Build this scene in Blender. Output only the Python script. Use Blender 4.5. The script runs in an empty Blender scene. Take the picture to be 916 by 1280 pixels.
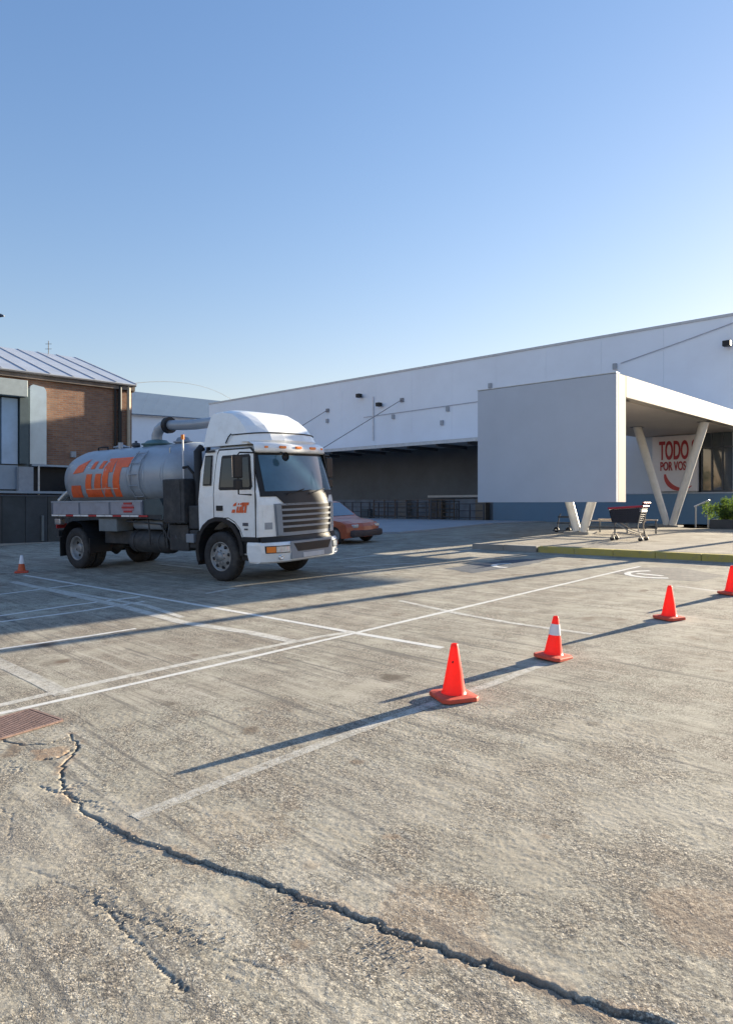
import bpy, bmesh, math, random
import numpy as np
from mathutils import Vector, Matrix
random.seed(7)
S = bpy.context.scene
COL = S.collection
# ------------------------------------------------------------------ camera
F, H, CX, HV, SL = 880.0, 1.8, 458.0, 631.0, 0.035
cam = bpy.data.cameras.new('camera'); cam_o = bpy.data.objects.new('camera', cam); COL.objects.link(cam_o)
cam.sensor_fit = 'HORIZONTAL'; cam.sensor_width = 36; cam.lens = 36 * F / 916
cam.shift_y = -(640 - HV) / 916
cam.clip_start = 0.05; cam.clip_end = 3000
cam_o.location = (0, 0, H); cam_o.rotation_euler = (math.pi / 2, 0, 0)
S.camera = cam_o
# ------------------------------------------------------------------ sky and sun
SUN_EL, SUN_AZ = math.radians(12.8), math.atan2(1.354, 1.0)      # azimuth measured from +Y towards +X
w = bpy.data.worlds.new('World'); S.world = w; w.use_nodes = True
nt = w.node_tree; bg = nt.nodes['Background']
sky = nt.nodes.new('ShaderNodeTexSky'); sky.sky_type = 'NISHITA'; sky.sun_disc = False
sky.sun_elevation = SUN_EL; sky.sun_rotation = SUN_AZ
sky.air_density = 1.5; sky.dust_density = 0.3; sky.ozone_density = 1.0; sky.altitude = 100
# response curve per channel: the haze of this sky is paler at the horizon than the sky model's
sep_ = nt.nodes.new('ShaderNodeSeparateColor'); com_ = nt.nodes.new('ShaderNodeCombineColor'); nt.links.new(sky.outputs[0], sep_.inputs[0])
for i_, (k_, g_, piv) in enumerate(((.160, 1.08, .6), (.171, .90, .6), (.245, .74, .82))):
    a_ = nt.nodes.new('ShaderNodeMath'); a_.operation = 'MULTIPLY'; nt.links.new(sep_.outputs[i_], a_.inputs[0]); a_.inputs[1].default_value = k_ / piv
    b_ = nt.nodes.new('ShaderNodeMath'); b_.operation = 'POWER'; nt.links.new(a_.outputs[0], b_.inputs[0]); b_.inputs[1].default_value = g_
    c_ = nt.nodes.new('ShaderNodeMath'); c_.operation = 'MULTIPLY'; nt.links.new(b_.outputs[0], c_.inputs[0]); c_.inputs[1].default_value = piv / .268
    nt.links.new(c_.outputs[0], com_.inputs[i_])
nt.links.new(com_.outputs[0], bg.inputs[0]); bg.inputs[1].default_value = 0.077
sun = bpy.data.lights.new('sun', 'SUN'); sun.energy = 5.0; sun.angle = math.radians(0.5); sun.color = (1.0, 0.87, 0.66)
so = bpy.data.objects.new('sun', sun); COL.objects.link(so)
sd = Vector((math.sin(SUN_AZ) * math.cos(SUN_EL), math.cos(SUN_AZ) * math.cos(SUN_EL), math.sin(SUN_EL)))
so.rotation_euler = sd.to_track_quat('Z', 'Y').to_euler(); so.location = sd * 60
S.view_settings.view_transform = 'Standard'; S.view_settings.look = 'None'
S.view_settings.exposure = 1.8; S.view_settings.gamma = 1.0
S.cycles.max_bounces = 6
# ------------------------------------------------------------------ site axes: p along the shop front (right, nearer), q towards it
D1 = Vector((.728, -.686, 0)).normalized(); D2 = Vector((-D1.y, D1.x, 0))
ANG = math.atan2(D1.y, D1.x)
QF = 0.93 / SL
def zg(q): return SL * min(max(q, -25), QF)
def PQ(p, q, z=None): 
    v = D1 * p + D2 * q; v.z = zg(q) if z is None else z; return v
def G(u, v, dz=0.0):                       # survey: a sight line met with the sloping lot
    r = Vector(((u - CX) / F, 1, -(v - HV) / F)); n = Vector((-SL * D2.x, -SL * D2.y, 1))
    return Vector((0, 0, H)) + r * ((dz - H) / n.dot(r))
def GPQ(u, v):
    g = G(u, v); return g.dot(D1), g.dot(D2)
# ------------------------------------------------------------------ helpers
def link(o, parent=None):
    COL.objects.link(o)
    if parent: o.parent = parent
    return o
def tag(o, label=None, cat=None, group=None, kind=None):
    if label: o['label'] = label
    if cat: o['category'] = cat
    if group: o['group'] = group
    if kind: o['kind'] = kind
    return o
def empty(name, loc, rz=0, label=None, cat=None, group=None):
    o = bpy.data.objects.new(name, None); link(o); o.location = loc; o.rotation_euler = (0, 0, rz)
    o.empty_display_size = .2
    return tag(o, label, cat, group)
def copy_tree(o, parent=None):
    c = o.copy(); COL.objects.link(c); c.parent = parent
    for ch in list(o.children): copy_tree(ch, c)
    return c
class MB:
    def __init__(s): s.v = []; s.f = []; s.s = []
    def add(s, vs, fs, smooth=False):
        b = len(s.v); s.v += [tuple(x) for x in vs]
        s.f += [tuple(b + i for i in f) for f in fs]; s.s += [smooth] * len(fs); return s
    def box(s, x0, x1, y0, y1, z0, z1, bv=0.0):
        x0, x1 = min(x0, x1), max(x0, x1); y0, y1 = min(y0, y1), max(y0, y1); z0, z1 = min(z0, z1), max(z0, z1)
        if bv <= 0:
            vs = [(x, y, z) for x in (x0, x1) for y in (y0, y1) for z in (z0, z1)]
            return s.add(vs, [(0, 1, 3, 2), (4, 6, 7, 5), (0, 4, 5, 1), (2, 3, 7, 6), (0, 2, 6, 4), (1, 5, 7, 3)])
        b = min(bv, (x1 - x0) * .45, (y1 - y0) * .45, (z1 - z0) * .45)
        bm = bmesh.new(); bmesh.ops.create_cube(bm, size=1)
        for v in bm.verts:
            v.co = Vector(((x0 + x1) / 2 + v.co.x * (x1 - x0), (y0 + y1) / 2 + v.co.y * (y1 - y0), (z0 + z1) / 2 + v.co.z * (z1 - z0)))
        bmesh.ops.bevel(bm, geom=bm.edges[:], offset=b, segments=2, profile=.6, affect='EDGES')
        bm.verts.index_update()
        s.add([v.co[:] for v in bm.verts], [[v.index for v in f.verts] for f in bm.faces]); bm.free(); return s
    def tube(s, pts, r, n=8, cap=True, smooth=True):
        pts = [Vector(p) for p in pts]; rs = r if isinstance(r, (list, tuple)) else [r] * len(pts)
        rings = []; up = None
        for i, p in enumerate(pts):
            d = (pts[min(i + 1, len(pts) - 1)] - pts[max(i - 1, 0)]).normalized()
            if up is None:
                up = Vector((0, 0, 1)) if abs(d.z) < .9 else Vector((1, 0, 0))
            a = d.cross(up).normalized(); b2 = a.cross(d).normalized(); up = b2
            rings.append([p + (a * math.cos(2 * math.pi * k / n) + b2 * math.sin(2 * math.pi * k / n)) * rs[i] for k in range(n)])
        vs = [v for rg in rings for v in rg]; fs = []
        for i in range(len(pts) - 1):
            for k in range(n):
                fs.append((i * n + k, i * n + (k + 1) % n, (i + 1) * n + (k + 1) % n, (i + 1) * n + k))
        s.add(vs, fs, smooth)
        if cap: s.add(rings[0], [tuple(range(n))[::-1]]); s.add(rings[-1], [tuple(range(n))])
        return s
    def lathe(s, prof, o, ax, n=28, smooth=True, closed=False):   # prof: (t along ax, radius)
        ax = Vector(ax).normalized(); o = Vector(o)
        u = ax.cross(Vector((0, 0, 1)) if abs(ax.z) < .9 else Vector((1, 0, 0))).normalized(); w_ = ax.cross(u)
        vs = [o + ax * t + (u * math.cos(2 * math.pi * k / n) + w_ * math.sin(2 * math.pi * k / n)) * r for t, r in prof for k in range(n)]
        m = len(prof); fs = [(i * n + k, i * n + (k + 1) % n, ((i + 1) % m) * n + (k + 1) % n, ((i + 1) % m) * n + k)
                             for i in range(m if closed else m - 1) for k in range(n)]
        return s.add(vs, fs, smooth)
    def prism(s, poly, axis, a0, a1):          # poly of 2-D points, extruded along axis 'x','y' or 'z'
        def m(p, a): return {'x': (a, p[0], p[1]), 'y': (p[0], a, p[1]), 'z': (p[0], p[1], a)}[axis]
        n = len(poly); vs = [m(p, a0) for p in poly] + [m(p, a1) for p in poly]
        fs = [tuple(range(n)), tuple(range(2 * n - 1, n - 1, -1))] + [(i, (i + 1) % n, n + (i + 1) % n, n + i) for i in range(n)]
        return s.add(vs, fs)
    def grid(s, rows, smooth=True, close=False):
        n = len(rows[0]); fs = []
        for i in range(len(rows) - 1):
            for k in range(n if close else n - 1):
                fs.append((i * n + k, i * n + (k + 1) % n, (i + 1) * n + (k + 1) % n, (i + 1) * n + k))
        return s.add([p for r_ in rows for p in r_], fs, smooth)
    def build(s, name, m, parent=None, label=None, off=None):
        me = bpy.data.meshes.new(name)
        vs = s.v if off is None else [(a - off[0], b - off[1], c - off[2]) for a, b, c in s.v]
        me.from_pydata(vs, [], s.f); me.polygons.foreach_set('use_smooth', s.s)
        bm = bmesh.new(); bm.from_mesh(me); bmesh.ops.recalc_face_normals(bm, faces=bm.faces); bm.to_mesh(me); bm.free()
        me.materials.append(m); o = bpy.data.objects.new(name, me); link(o, parent)
        if label: o['label'] = label
        return o
def box(*a, bv=0.0): return MB().box(*a, bv=bv)
def loft_y(prof, stations, deform):            # profile (x,z) repeated at each y, bent by deform
    m = MB(); rows = [[deform(x, y, z) for x, z in prof] for y in stations]
    m.grid(rows, smooth=False, close=True)
    n = len(prof); m.add(rows[0], [tuple(range(n))]); m.add(rows[-1], [tuple(range(n))[::-1]])
    return m
# ------------------------------------------------------------------ materials
MC = {}
def mat(name, col, rough=.6, metal=0, noise=.12, scale=6, bump=0.0, bscale=60, coat=0, spec=.5, dirt=None, dscale=1.5, damt=.5):
    if name in MC: return MC[name]
    m = bpy.data.materials.new(name); m.use_nodes = True; t = m.node_tree; b = t.nodes['Principled BSDF']
    b.inputs['Roughness'].default_value = rough; b.inputs['Metallic'].default_value = metal
    b.inputs['Specular IOR Level'].default_value = spec
    if coat: b.inputs['Coat Weight'].default_value = coat; b.inputs['Coat Roughness'].default_value = .08
    tc = t.nodes.new('ShaderNodeTexCoord'); N = t.nodes.new('ShaderNodeTexNoise'); N.inputs['Scale'].default_value = scale; N.inputs['Detail'].default_value = 6
    N.inputs['Roughness'].default_value = .65
    t.links.new(tc.outputs['Object'], N.inputs['Vector'])
    mr = t.nodes.new('ShaderNodeMapRange'); mr.inputs[1].default_value = .3; mr.inputs[2].default_value = .7
    mr.inputs[3].default_value = 1 - noise; mr.inputs[4].default_value = 1 + noise
    t.links.new(N.outputs[0], mr.inputs[0])
    mx = t.nodes.new('ShaderNodeVectorMath'); mx.operation = 'SCALE'; mx.inputs[0].default_value = col[:3]
    t.links.new(mr.outputs[0], mx.inputs['Scale']); last = mx.outputs[0]
    if dirt:
        N2 = t.nodes.new('ShaderNodeTexNoise'); N2.inputs['Scale'].default_value = dscale; N2.inputs['Detail'].default_value = 8; N2.inputs['Roughness'].default_value = .7
        t.links.new(tc.outputs['Object'], N2.inputs['Vector'])
        m2 = t.nodes.new('ShaderNodeMapRange'); m2.inputs[1].default_value = .48; m2.inputs[2].default_value = .72; m2.inputs[4].default_value = damt
        t.links.new(N2.outputs[0], m2.inputs[0])
        mm = t.nodes.new('ShaderNodeMix'); mm.data_type = 'RGBA'; t.links.new(m2.outputs[0], mm.inputs[0]); t.links.new(last, mm.inputs[6])
        mm.inputs[7].default_value = (*dirt, 1); last = mm.outputs[2]
    t.links.new(last, b.inputs['Base Color'])
    if bump:
        nb = t.nodes.new('ShaderNodeTexNoise'); nb.inputs['Scale'].default_value = bscale; nb.inputs['Detail'].default_value = 4
        t.links.new(tc.outputs['Object'], nb.inputs['Vector'])
        bp = t.nodes.new('ShaderNodeBump'); bp.inputs['Strength'].default_value = bump; bp.inputs['Distance'].default_value = .01
        t.links.new(nb.outputs[0], bp.inputs['Height']); t.links.new(bp.outputs[0], b.inputs['Normal'])
    MC[name] = m; return m
def nodes_of(m):
    t = m.node_tree
    def nd(kind, **k):
        n = t.nodes.new(kind)
        for a, v in k.items(): setattr(n, a, v)
        return n
    return t, nd
def ramp(t, nd, src, lo, hi, a=0., b=1.):
    r = nd('ShaderNodeMapRange'); r.inputs[1].default_value = lo; r.inputs[2].default_value = hi; r.inputs[3].default_value = a; r.inputs[4].default_value = b
    t.links.new(src, r.inputs[0]); return r.outputs[0]
def mix(t, nd, fac, a, b, mode='MIX'):
    m = nd('ShaderNodeMix', data_type='RGBA', blend_type=mode)
    for s, v in ((0, fac), (6, a), (7, b)):
        if hasattr(v, 'links') or hasattr(v, 'is_linked'): t.links.new(v, m.inputs[s])
        elif isinstance(v, (int, float)): m.inputs[s].default_value = v
        else: m.inputs[s].default_value = (*v, 1)
    return m.outputs[2]
def noise(t, nd, vec, scale, detail=6, rough=.6, dist=0):
    n = nd('ShaderNodeTexNoise'); n.inputs['Scale'].default_value = scale; n.inputs['Detail'].default_value = detail
    n.inputs['Roughness'].default_value = rough; n.inputs['Distortion'].default_value = dist
    t.links.new(vec, n.inputs['Vector']); return n.outputs[0]
def ground_colour(t, nd):
    """worn concrete-asphalt: returns colour socket, height socket (world position based)"""
    geo = nd('ShaderNodeNewGeometry'); P = geo.outputs['Position']
    def along(rot, sc3):
        ro = nd('ShaderNodeVectorRotate', rotation_type='Z_AXIS'); ro.inputs['Angle'].default_value = rot; t.links.new(P, ro.inputs['Vector'])
        mu = nd('ShaderNodeVectorMath', operation='MULTIPLY'); t.links.new(ro.outputs[0], mu.inputs[0]); mu.inputs[1].default_value = sc3; return mu
    mp = along(-ANG, (.3, 2.6, 1))                               # stretched along p: tyre and sweep streaks
    n1 = noise(t, nd, P, .55, 7, .62, .6); n2 = noise(t, nd, P, 2.3, 7, .7); n3 = noise(t, nd, mp.outputs[0], 2.2, 7, .72, .3)
    n4 = noise(t, nd, P, 60, 3, .7)
    c = mix(t, nd, ramp(t, nd, n1, .36, .64), (.45, .385, .29), (.58, .525, .40))
    c = mix(t, nd, ramp(t, nd, n2, .5, .72, 0, .45), c, (.52, .37, .255))
    c = mix(t, nd, ramp(t, nd, n3, .46, .64, 0, .6), c, (.72, .645, .51))
    c = mix(t, nd, ramp(t, nd, n3, .46, .30, 0, .35), c, (.31, .27, .225))
    # aggregate: pale stones and dark pits, two sizes
    exposed = ramp(t, nd, n2, .38, .58, .12, 1)
    hs = []
    for k, (sc_, lo, hi) in enumerate(((85, .12, .5), (190, .1, .55))):
        wob = nd('ShaderNodeTexNoise'); wob.inputs['Scale'].default_value = sc_ * .7; t.links.new(P, wob.inputs['Vector'])
        av = nd('ShaderNodeVectorMath', operation='MULTIPLY_ADD'); t.links.new(wob.outputs['Color'], av.inputs[0]); av.inputs[1].default_value = (.9 / sc_,) * 3; t.links.new(P, av.inputs[2])
        vo = nd('ShaderNodeTexVoronoi'); vo.inputs['Scale'].default_value = sc_; vo.inputs['Randomness'].default_value = 1; t.links.new(av.outputs[0], vo.inputs['Vector'])
        sep = nd('ShaderNodeSeparateColor'); t.links.new(vo.outputs['Color'], sep.inputs[0])
        tone = ramp(t, nd, sep.outputs[0], 0, 1, .45, 1.5)
        mul = nd('ShaderNodeMath', operation='MULTIPLY'); t.links.new(exposed, mul.inputs[0]); mul.inputs[1].default_value = .95
        sc = nd('ShaderNodeVectorMath', operation='SCALE'); t.links.new(c, sc.inputs[0]); t.links.new(tone, sc.inputs['Scale'])
        c = mix(t, nd, mul.outputs[0], c, sc.outputs[0])
        gap = ramp(t, nd, vo.outputs['Distance'], hi - .05, hi + .18, 0, .62); g2 = nd('ShaderNodeMath', operation='MULTIPLY'); t.links.new(gap, g2.inputs[0]); t.links.new(exposed, g2.inputs[1])
        c = mix(t, nd, g2.outputs[0], c, (.10, .09, .08))
        rk_ = ramp(t, nd, vo.outputs['Distance'], lo, hi + .2, 1, 0); rm = nd('ShaderNodeMath', operation='MULTIPLY'); t.links.new(rk_, rm.inputs[0]); t.links.new(sep.outputs[1], rm.inputs[1])
        rm2 = nd('ShaderNodeMath', operation='MULTIPLY'); t.links.new(rm.outputs[0], rm2.inputs[0]); t.links.new(exposed, rm2.inputs[1]); hs.append(rm2.outputs[0])
    rock = hs[0]
    n6 = noise(t, nd, P, 110, 4, .75)
    pit = ramp(t, nd, n4, .40, .30, 0, .6); c = mix(t, nd, pit, c, (.09, .08, .07))
    c = mix(t, nd, ramp(t, nd, n6, .56, .70, 0, .5), c, (.60, .55, .47)); c = mix(t, nd, ramp(t, nd, n6, .44, .32, 0, .55), c, (.15, .13, .11))
    # long thin joints and scratches left by the finishing screed
    mq = along(-ANG + .06, (.3, 9, 1))
    n7 = noise(t, nd, mq.outputs[0], 1.6, 5, .7, .4); c = mix(t, nd, ramp(t, nd, n7, .55, .64, 0, .7), c, (.17, .155, .135)); c = mix(t, nd, ramp(t, nd, n7, .42, .33, 0, .45), c, (.66, .60, .48))
    # rusty and oily drips
    sn = noise(t, nd, P, 9, 5, .65)
    for (u_, v_, r_, a_) in ((490, 847, .17, .75), (312, 914, .11, .55), (70, 828, .22, .45), (448, 953, .06, .7), (820, 700, .25, .4), (680, 765, .2, .4), (215, 880, .09, .5), (500, 745, .3, .4), (905, 790, .15, .4), (655, 870, .12, .3), (740, 905, .07, .4)):
        g_ = G(u_, v_); dd = nd('ShaderNodeVectorMath', operation='DISTANCE'); t.links.new(P, dd.inputs[0]); dd.inputs[1].default_value = g_
        da = nd('ShaderNodeMath', operation='MULTIPLY_ADD'); t.links.new(sn, da.inputs[0]); da.inputs[1].default_value = r_ * 1.6; t.links.new(dd.outputs['Value'], da.inputs[2])
        c = mix(t, nd, ramp(t, nd, da.outputs[0], r_ * 1.75, r_ * 1.2, 0, a_), c, (.12, .09, .065))
    n5 = noise(t, nd, P, 1.7, 3, .45); c = mix(t, nd, ramp(t, nd, n5, .67, .73, 0, .6), c, (.15, .085, .05)); n8 = noise(t, nd, P, 5.5, 4, .6); c = mix(t, nd, ramp(t, nd, n8, .71, .76, 0, .7), c, (.10, .075, .055))
    hgt = nd('ShaderNodeMath', operation='ADD'); t.links.new(hs[0], hgt.inputs[0]); t.links.new(hs[1], hgt.inputs[1])
    h2 = nd('ShaderNodeMath', operation='ADD'); t.links.new(hgt.outputs[0], h2.inputs[0]); t.links.new(n6, h2.inputs[1])
    fin = nd('ShaderNodeVectorMath', operation='MULTIPLY'); t.links.new(c, fin.inputs[0]); fin.inputs[1].default_value = (.80, .815, .84)
    return fin.outputs[0], h2.outputs[0], P
def ground_mat(name, attr=False, tint=None, amount=0):
    m = bpy.data.materials.new(name); m.use_nodes = True; t, nd = nodes_of(m); b = t.nodes['Principled BSDF']
    c, h, P = ground_colour(t, nd)
    if tint: c = mix(t, nd, amount, c, tint)
    if attr:
        a = nd('ShaderNodeAttribute', attribute_name='wear'); s = nd('ShaderNodeSeparateColor'); t.links.new(a.outputs['Color'], s.inputs[0])
        c = mix(t, nd, s.outputs[0], c, (.05, .045, .04)); c = mix(t, nd, s.outputs[1], c, (.36, .23, .14)); c = mix(t, nd, s.outputs[2], c, (.40, .37, .31))
    t.links.new(c, b.inputs['Base Color']); b.inputs['Roughness'].default_value = .92; b.inputs['Specular IOR Level'].default_value = .25
    bp = nd('ShaderNodeBump'); bp.inputs['Strength'].default_value = .42; bp.inputs['Distance'].default_value = .0035
    t.links.new(h, bp.inputs['Height']); t.links.new(bp.outputs[0], b.inputs['Normal'])
    return m
def paint_mat(name, col, wear, soft=.14):
    m = bpy.data.materials.new(name); m.use_nodes = True; t, nd = nodes_of(m); b = t.nodes['Principled BSDF']
    c, h, P = ground_colour(t, nd)
    n = noise(t, nd, P, 9, 8, .75); n2 = noise(t, nd, P, 45, 4, .7)
    ad = nd('ShaderNodeMath', operation='ADD'); t.links.new(n, ad.inputs[0]); t.links.new(n2, ad.inputs[1])
    f = ramp(t, nd, ad.outputs[0], 2 * wear - soft, 2 * wear + soft, 0, .92)
    c = mix(t, nd, f, c, col)
    t.links.new(c, b.inputs['Base Color']); b.inputs['Roughness'].default_value = .85
    bp = nd('ShaderNodeBump'); bp.inputs['Strength'].default_value = .4; bp.inputs['Distance'].default_value = .005
    t.links.new(h, bp.inputs['Height']); t.links.new(bp.outputs[0], b.inputs['Normal'])
    return m
GROUND = ground_mat('lot_ground', attr=True)
PAINT = paint_mat('road_paint', (.74, .73, .69), .415); PAINT_FAINT = paint_mat('worn_road_paint', (.66, .64, .58), .47, .18)
PAINT_VF = paint_mat('very_worn_road_paint', (.60, .58, .52), .515, .2)
PAINT_YEL = paint_mat('yellow_kerb_paint', (.50, .40, .09), .42)
WALK = ground_mat('pavement_concrete', tint=(.36, .31, .25), amount=.45)
KERBM = mat('kerb_concrete', (.33, .31, .28), .9, bump=.4, dirt=(.2, .18, .15))
WHITE_WALL = mat('white_metal_cladding', (.74, .81, .90), .55, noise=.04, scale=.35, dirt=(.66, .71, .79), dscale=.3, damt=.5)
PANEL_GREY = mat('grey_render', (.47, .52, .60), .8, noise=.05, scale=.7, bump=.15, bscale=30)
CREAM = mat('cream_render', (.39, .36, .32), .75, noise=.05, scale=1.2, dirt=(.5, .45, .38), dscale=1.2, damt=.25)
SOFFIT = mat('soffit_board', (.50, .45, .41), .8, noise=.06, scale=.8)
BLUE = mat('blue_base_paint', (.135, .24, .36), .7, noise=.1, scale=.8, dirt=(.12, .17, .23), dscale=.8)
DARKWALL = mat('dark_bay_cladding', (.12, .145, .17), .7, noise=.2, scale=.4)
STEEL = mat('galvanised_steel', (.42, .44, .46), .4, metal=.7, noise=.15)
DKSTEEL = mat('dark_painted_steel', (.05, .06, .075), .5, noise=.2)
BLACK = mat('black_plastic', (.018, .019, .022), .5, spec=.3, noise=.2)
RUBBER = mat('tyre_rubber', (.030, .030, .032), .85, noise=.25, scale=12, bump=.2, dirt=(.10, .09, .08), dscale=3, damt=.5)
CHASSIS = mat('chassis_black', (.030, .034, .040), .65, noise=.3, dirt=(.10, .09, .08), dscale=3, damt=.5)
CABW = mat('white_truck_paint', (.84, .86, .87), .28, noise=.03, coat=.5, dirt=(.56, .54, .50), dscale=2.6, damt=.45)
TANKM = mat('grey_tank_paint', (.31, .36, .42), .34, metal=.15, noise=.08, scale=1.5, dirt=(.19, .21, .24), dscale=1.8, damt=.45)
ORANGE = mat('orange_lettering', (.78, .13, .035), .5, noise=.12, scale=4, dirt=(.5, .12, .06), dscale=5, damt=.5)
CONEM = mat('cone_orange', (.90, .055, .03), .45, noise=.07, scale=14, dirt=(.42, .06, .04), dscale=9, damt=.45)
_t = CONEM.node_tree; _tr = _t.nodes.new('ShaderNodeBsdfTranslucent'); _tr.inputs[0].default_value = (1, .075, .03, 1); _ms = _t.nodes.new('ShaderNodeMixShader'); _ms.inputs[0].default_value = .42
_out = [n_ for n_ in _t.nodes if n_.type == 'OUTPUT_MATERIAL'][0]; _t.links.new(_t.nodes['Principled BSDF'].outputs[0], _ms.inputs[1]); _t.links.new(_tr.outputs[0], _ms.inputs[2]); _t.links.new(_ms.outputs[0], _out.inputs[0])
CONEB = mat('cone_base_orange', (.62, .085, .045), .7, noise=.12, scale=14, dirt=(.25, .08, .05), dscale=8, damt=.6)
CONEW = mat('cone_white_collar', (.78, .78, .80), .35, noise=.05)
RED = mat('red_lettering', (.33, .022, .03), .5)
HUB = mat('wheel_rim_steel', (.30, .31, .32), .5, metal=.4, noise=.25, scale=14, dirt=(.09, .08, .07), dscale=7, damt=.7)
SILVER = mat('silver_grille_paint', (.23, .26, .30), .5, metal=.0, noise=.06)
AMBER = mat('amber_lens', (.85, .22, .03), .2, noise=.1)
LENS = mat('clear_lamp_lens', (.62, .66, .70), .08, metal=.5, noise=.2, scale=20)
GLASS = mat('dark_glass', (.02, .03, .04), .04, noise=.1, spec=.45)
SCREEN = mat('windscreen_glass', (.045, .10, .15), .06, noise=.25, scale=1.2, spec=.8, coat=.5)
CARRED = mat('faded_red_car_paint', (.46, .10, .04), .35, noise=.1, coat=.3)
ROOFM = mat('galvanised_roof', (.52, .55, .60), .42, metal=.5, noise=.1, scale=1.2, dirt=(.38, .38, .40), dscale=1, damt=.4)
TEAL = mat('teal_tank_fitting', (.10, .19, .21), .5, noise=.2)
LEAF = mat('hedge_leaf', (.08, .125, .022), .55, noise=.5, scale=3)
LEAFD = mat('dark_hedge_leaf', (.035, .065, .02), .6, noise=.5, scale=3)
for _m in (LEAF, LEAFD):
    _t = _m.node_tree; _tr = _t.nodes.new('ShaderNodeBsdfTranslucent'); _tr.inputs[0].default_value = (.20, .30, .05, 1) if _m is LEAF else (.10, .17, .04, 1); _ms = _t.nodes.new('ShaderNodeMixShader'); _ms.inputs[0].default_value = .45
    _out = [n_ for n_ in _t.nodes if n_.type == 'OUTPUT_MATERIAL'][0]; _t.links.new(_t.nodes['Principled BSDF'].outputs[0], _ms.inputs[1]); _t.links.new(_tr.outputs[0], _ms.inputs[2]); _t.links.new(_ms.outputs[0], _out.inputs[0])
BARK = mat('bark', (.12, .09, .07), .9, noise=.3)
RUST = mat('rusty_grate_iron', (.26, .17, .14), .8, noise=.3, scale=25, bump=.4)
CLADBLUE = mat('blue_grey_cladding', (.20, .27, .36), .35, metal=.3, noise=.12, scale=1.5)
CLADPALE = mat('pale_green_grey_metal', (.36, .41, .42), .5, metal=.2, noise=.1)
FASCIA = mat('weathered_fascia', (.16, .13, .11), .7, noise=.35, scale=3, dirt=(.30, .17, .10), dscale=2, damt=.5)
# brick
BRICK = bpy.data.materials.new('brick_wall'); BRICK.use_nodes = True
t, nd = nodes_of(BRICK); b = t.nodes['Principled BSDF']; tc = nd('ShaderNodeTexCoord'); mp = nd('ShaderNodeMapping')
mp.inputs['Rotation'].default_value = (math.radians(-90), 0, 0); t.links.new(tc.outputs['Object'], mp.inputs[0])
bk = nd('ShaderNodeTexBrick'); bk.inputs['Scale'].default_value = 1; bk.inputs['Brick Width'].default_value = .26; bk.inputs['Row Height'].default_value = .085; bk.inputs['Mortar Size'].default_value = .011
bk.inputs['Color1'].default_value = (.26, .12, .07, 1); bk.inputs['Color2'].default_value = (.36, .19, .11, 1); bk.inputs['Mortar'].default_value = (.24, .21, .18, 1)
t.links.new(mp.outputs[0], bk.inputs[0]); nn = noise(t, nd, tc.outputs['Object'], 2.2, 7, .7)
c = mix(t, nd, ramp(t, nd, nn, .4, .68, 0, .6), bk.outputs[0], (.15, .10, .08)); t.links.new(c, b.inputs['Base Color']); b.inputs['Roughness'].default_value = .9
bp = nd('ShaderNodeBump'); bp.inputs['Distance'].default_value = .008; bp.inputs['Strength'].default_value = .6; bp.invert = True
t.links.new(bk.outputs['Fac'], bp.inputs['Height']); t.links.new(bp.outputs[0], b.inputs['Normal'])

# ------------------------------------------------------------------ the lot: one sheet, fine where the cracks are
def poly_dist(X, Y, pts):
    best = np.full(X.shape, 1e9); side = np.zeros(X.shape)
    for (ax, ay), (bx, by) in zip(pts[:-1], pts[1:]):
        dx, dy = bx - ax, by - ay; L2 = dx * dx + dy * dy
        tt = np.clip(((X - ax) * dx + (Y - ay) * dy) / L2, 0, 1)
        d = np.hypot(X - ax - tt * dx, Y - ay - tt * dy); cr = dx * (Y - ay) - dy * (X - ax)
        m = d < best; best = np.where(m, d, best); side = np.where(m, np.sign(cr), side)
    return best, side
def rough_line(px, seed, n=9, amp=.018):
    r = random.Random(seed); pts = [G(u, v) for u, v in px]; out = []
    for a, b2 in zip(pts[:-1], pts[1:]):
        for k in range(n):
            f = k / n; q_ = a.lerp(b2, f); out.append((q_.x + r.uniform(-amp, amp) * (k > 0), q_.y + r.uniform(-amp, amp) * (k > 0)))
    out.append((pts[-1].x, pts[-1].y)); return out
def vnoise(X, Y, sc, seed):
    rs = np.random.RandomState(seed); T = rs.rand(256, 256); a = X * sc + 500; b2 = Y * sc + 500
    i, j = np.floor(a).astype(int), np.floor(b2).astype(int); fa, fb = a - i, b2 - j
    fa = fa * fa * (3 - 2 * fa); fb = fb * fb * (3 - 2 * fb)
    g = lambda ii, jj: T[ii % 256, jj % 256]
    return (g(i, j) * (1 - fa) + g(i + 1, j) * fa) * (1 - fb) + (g(i, j + 1) * (1 - fa) + g(i + 1, j + 1) * fa) * fb
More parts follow.
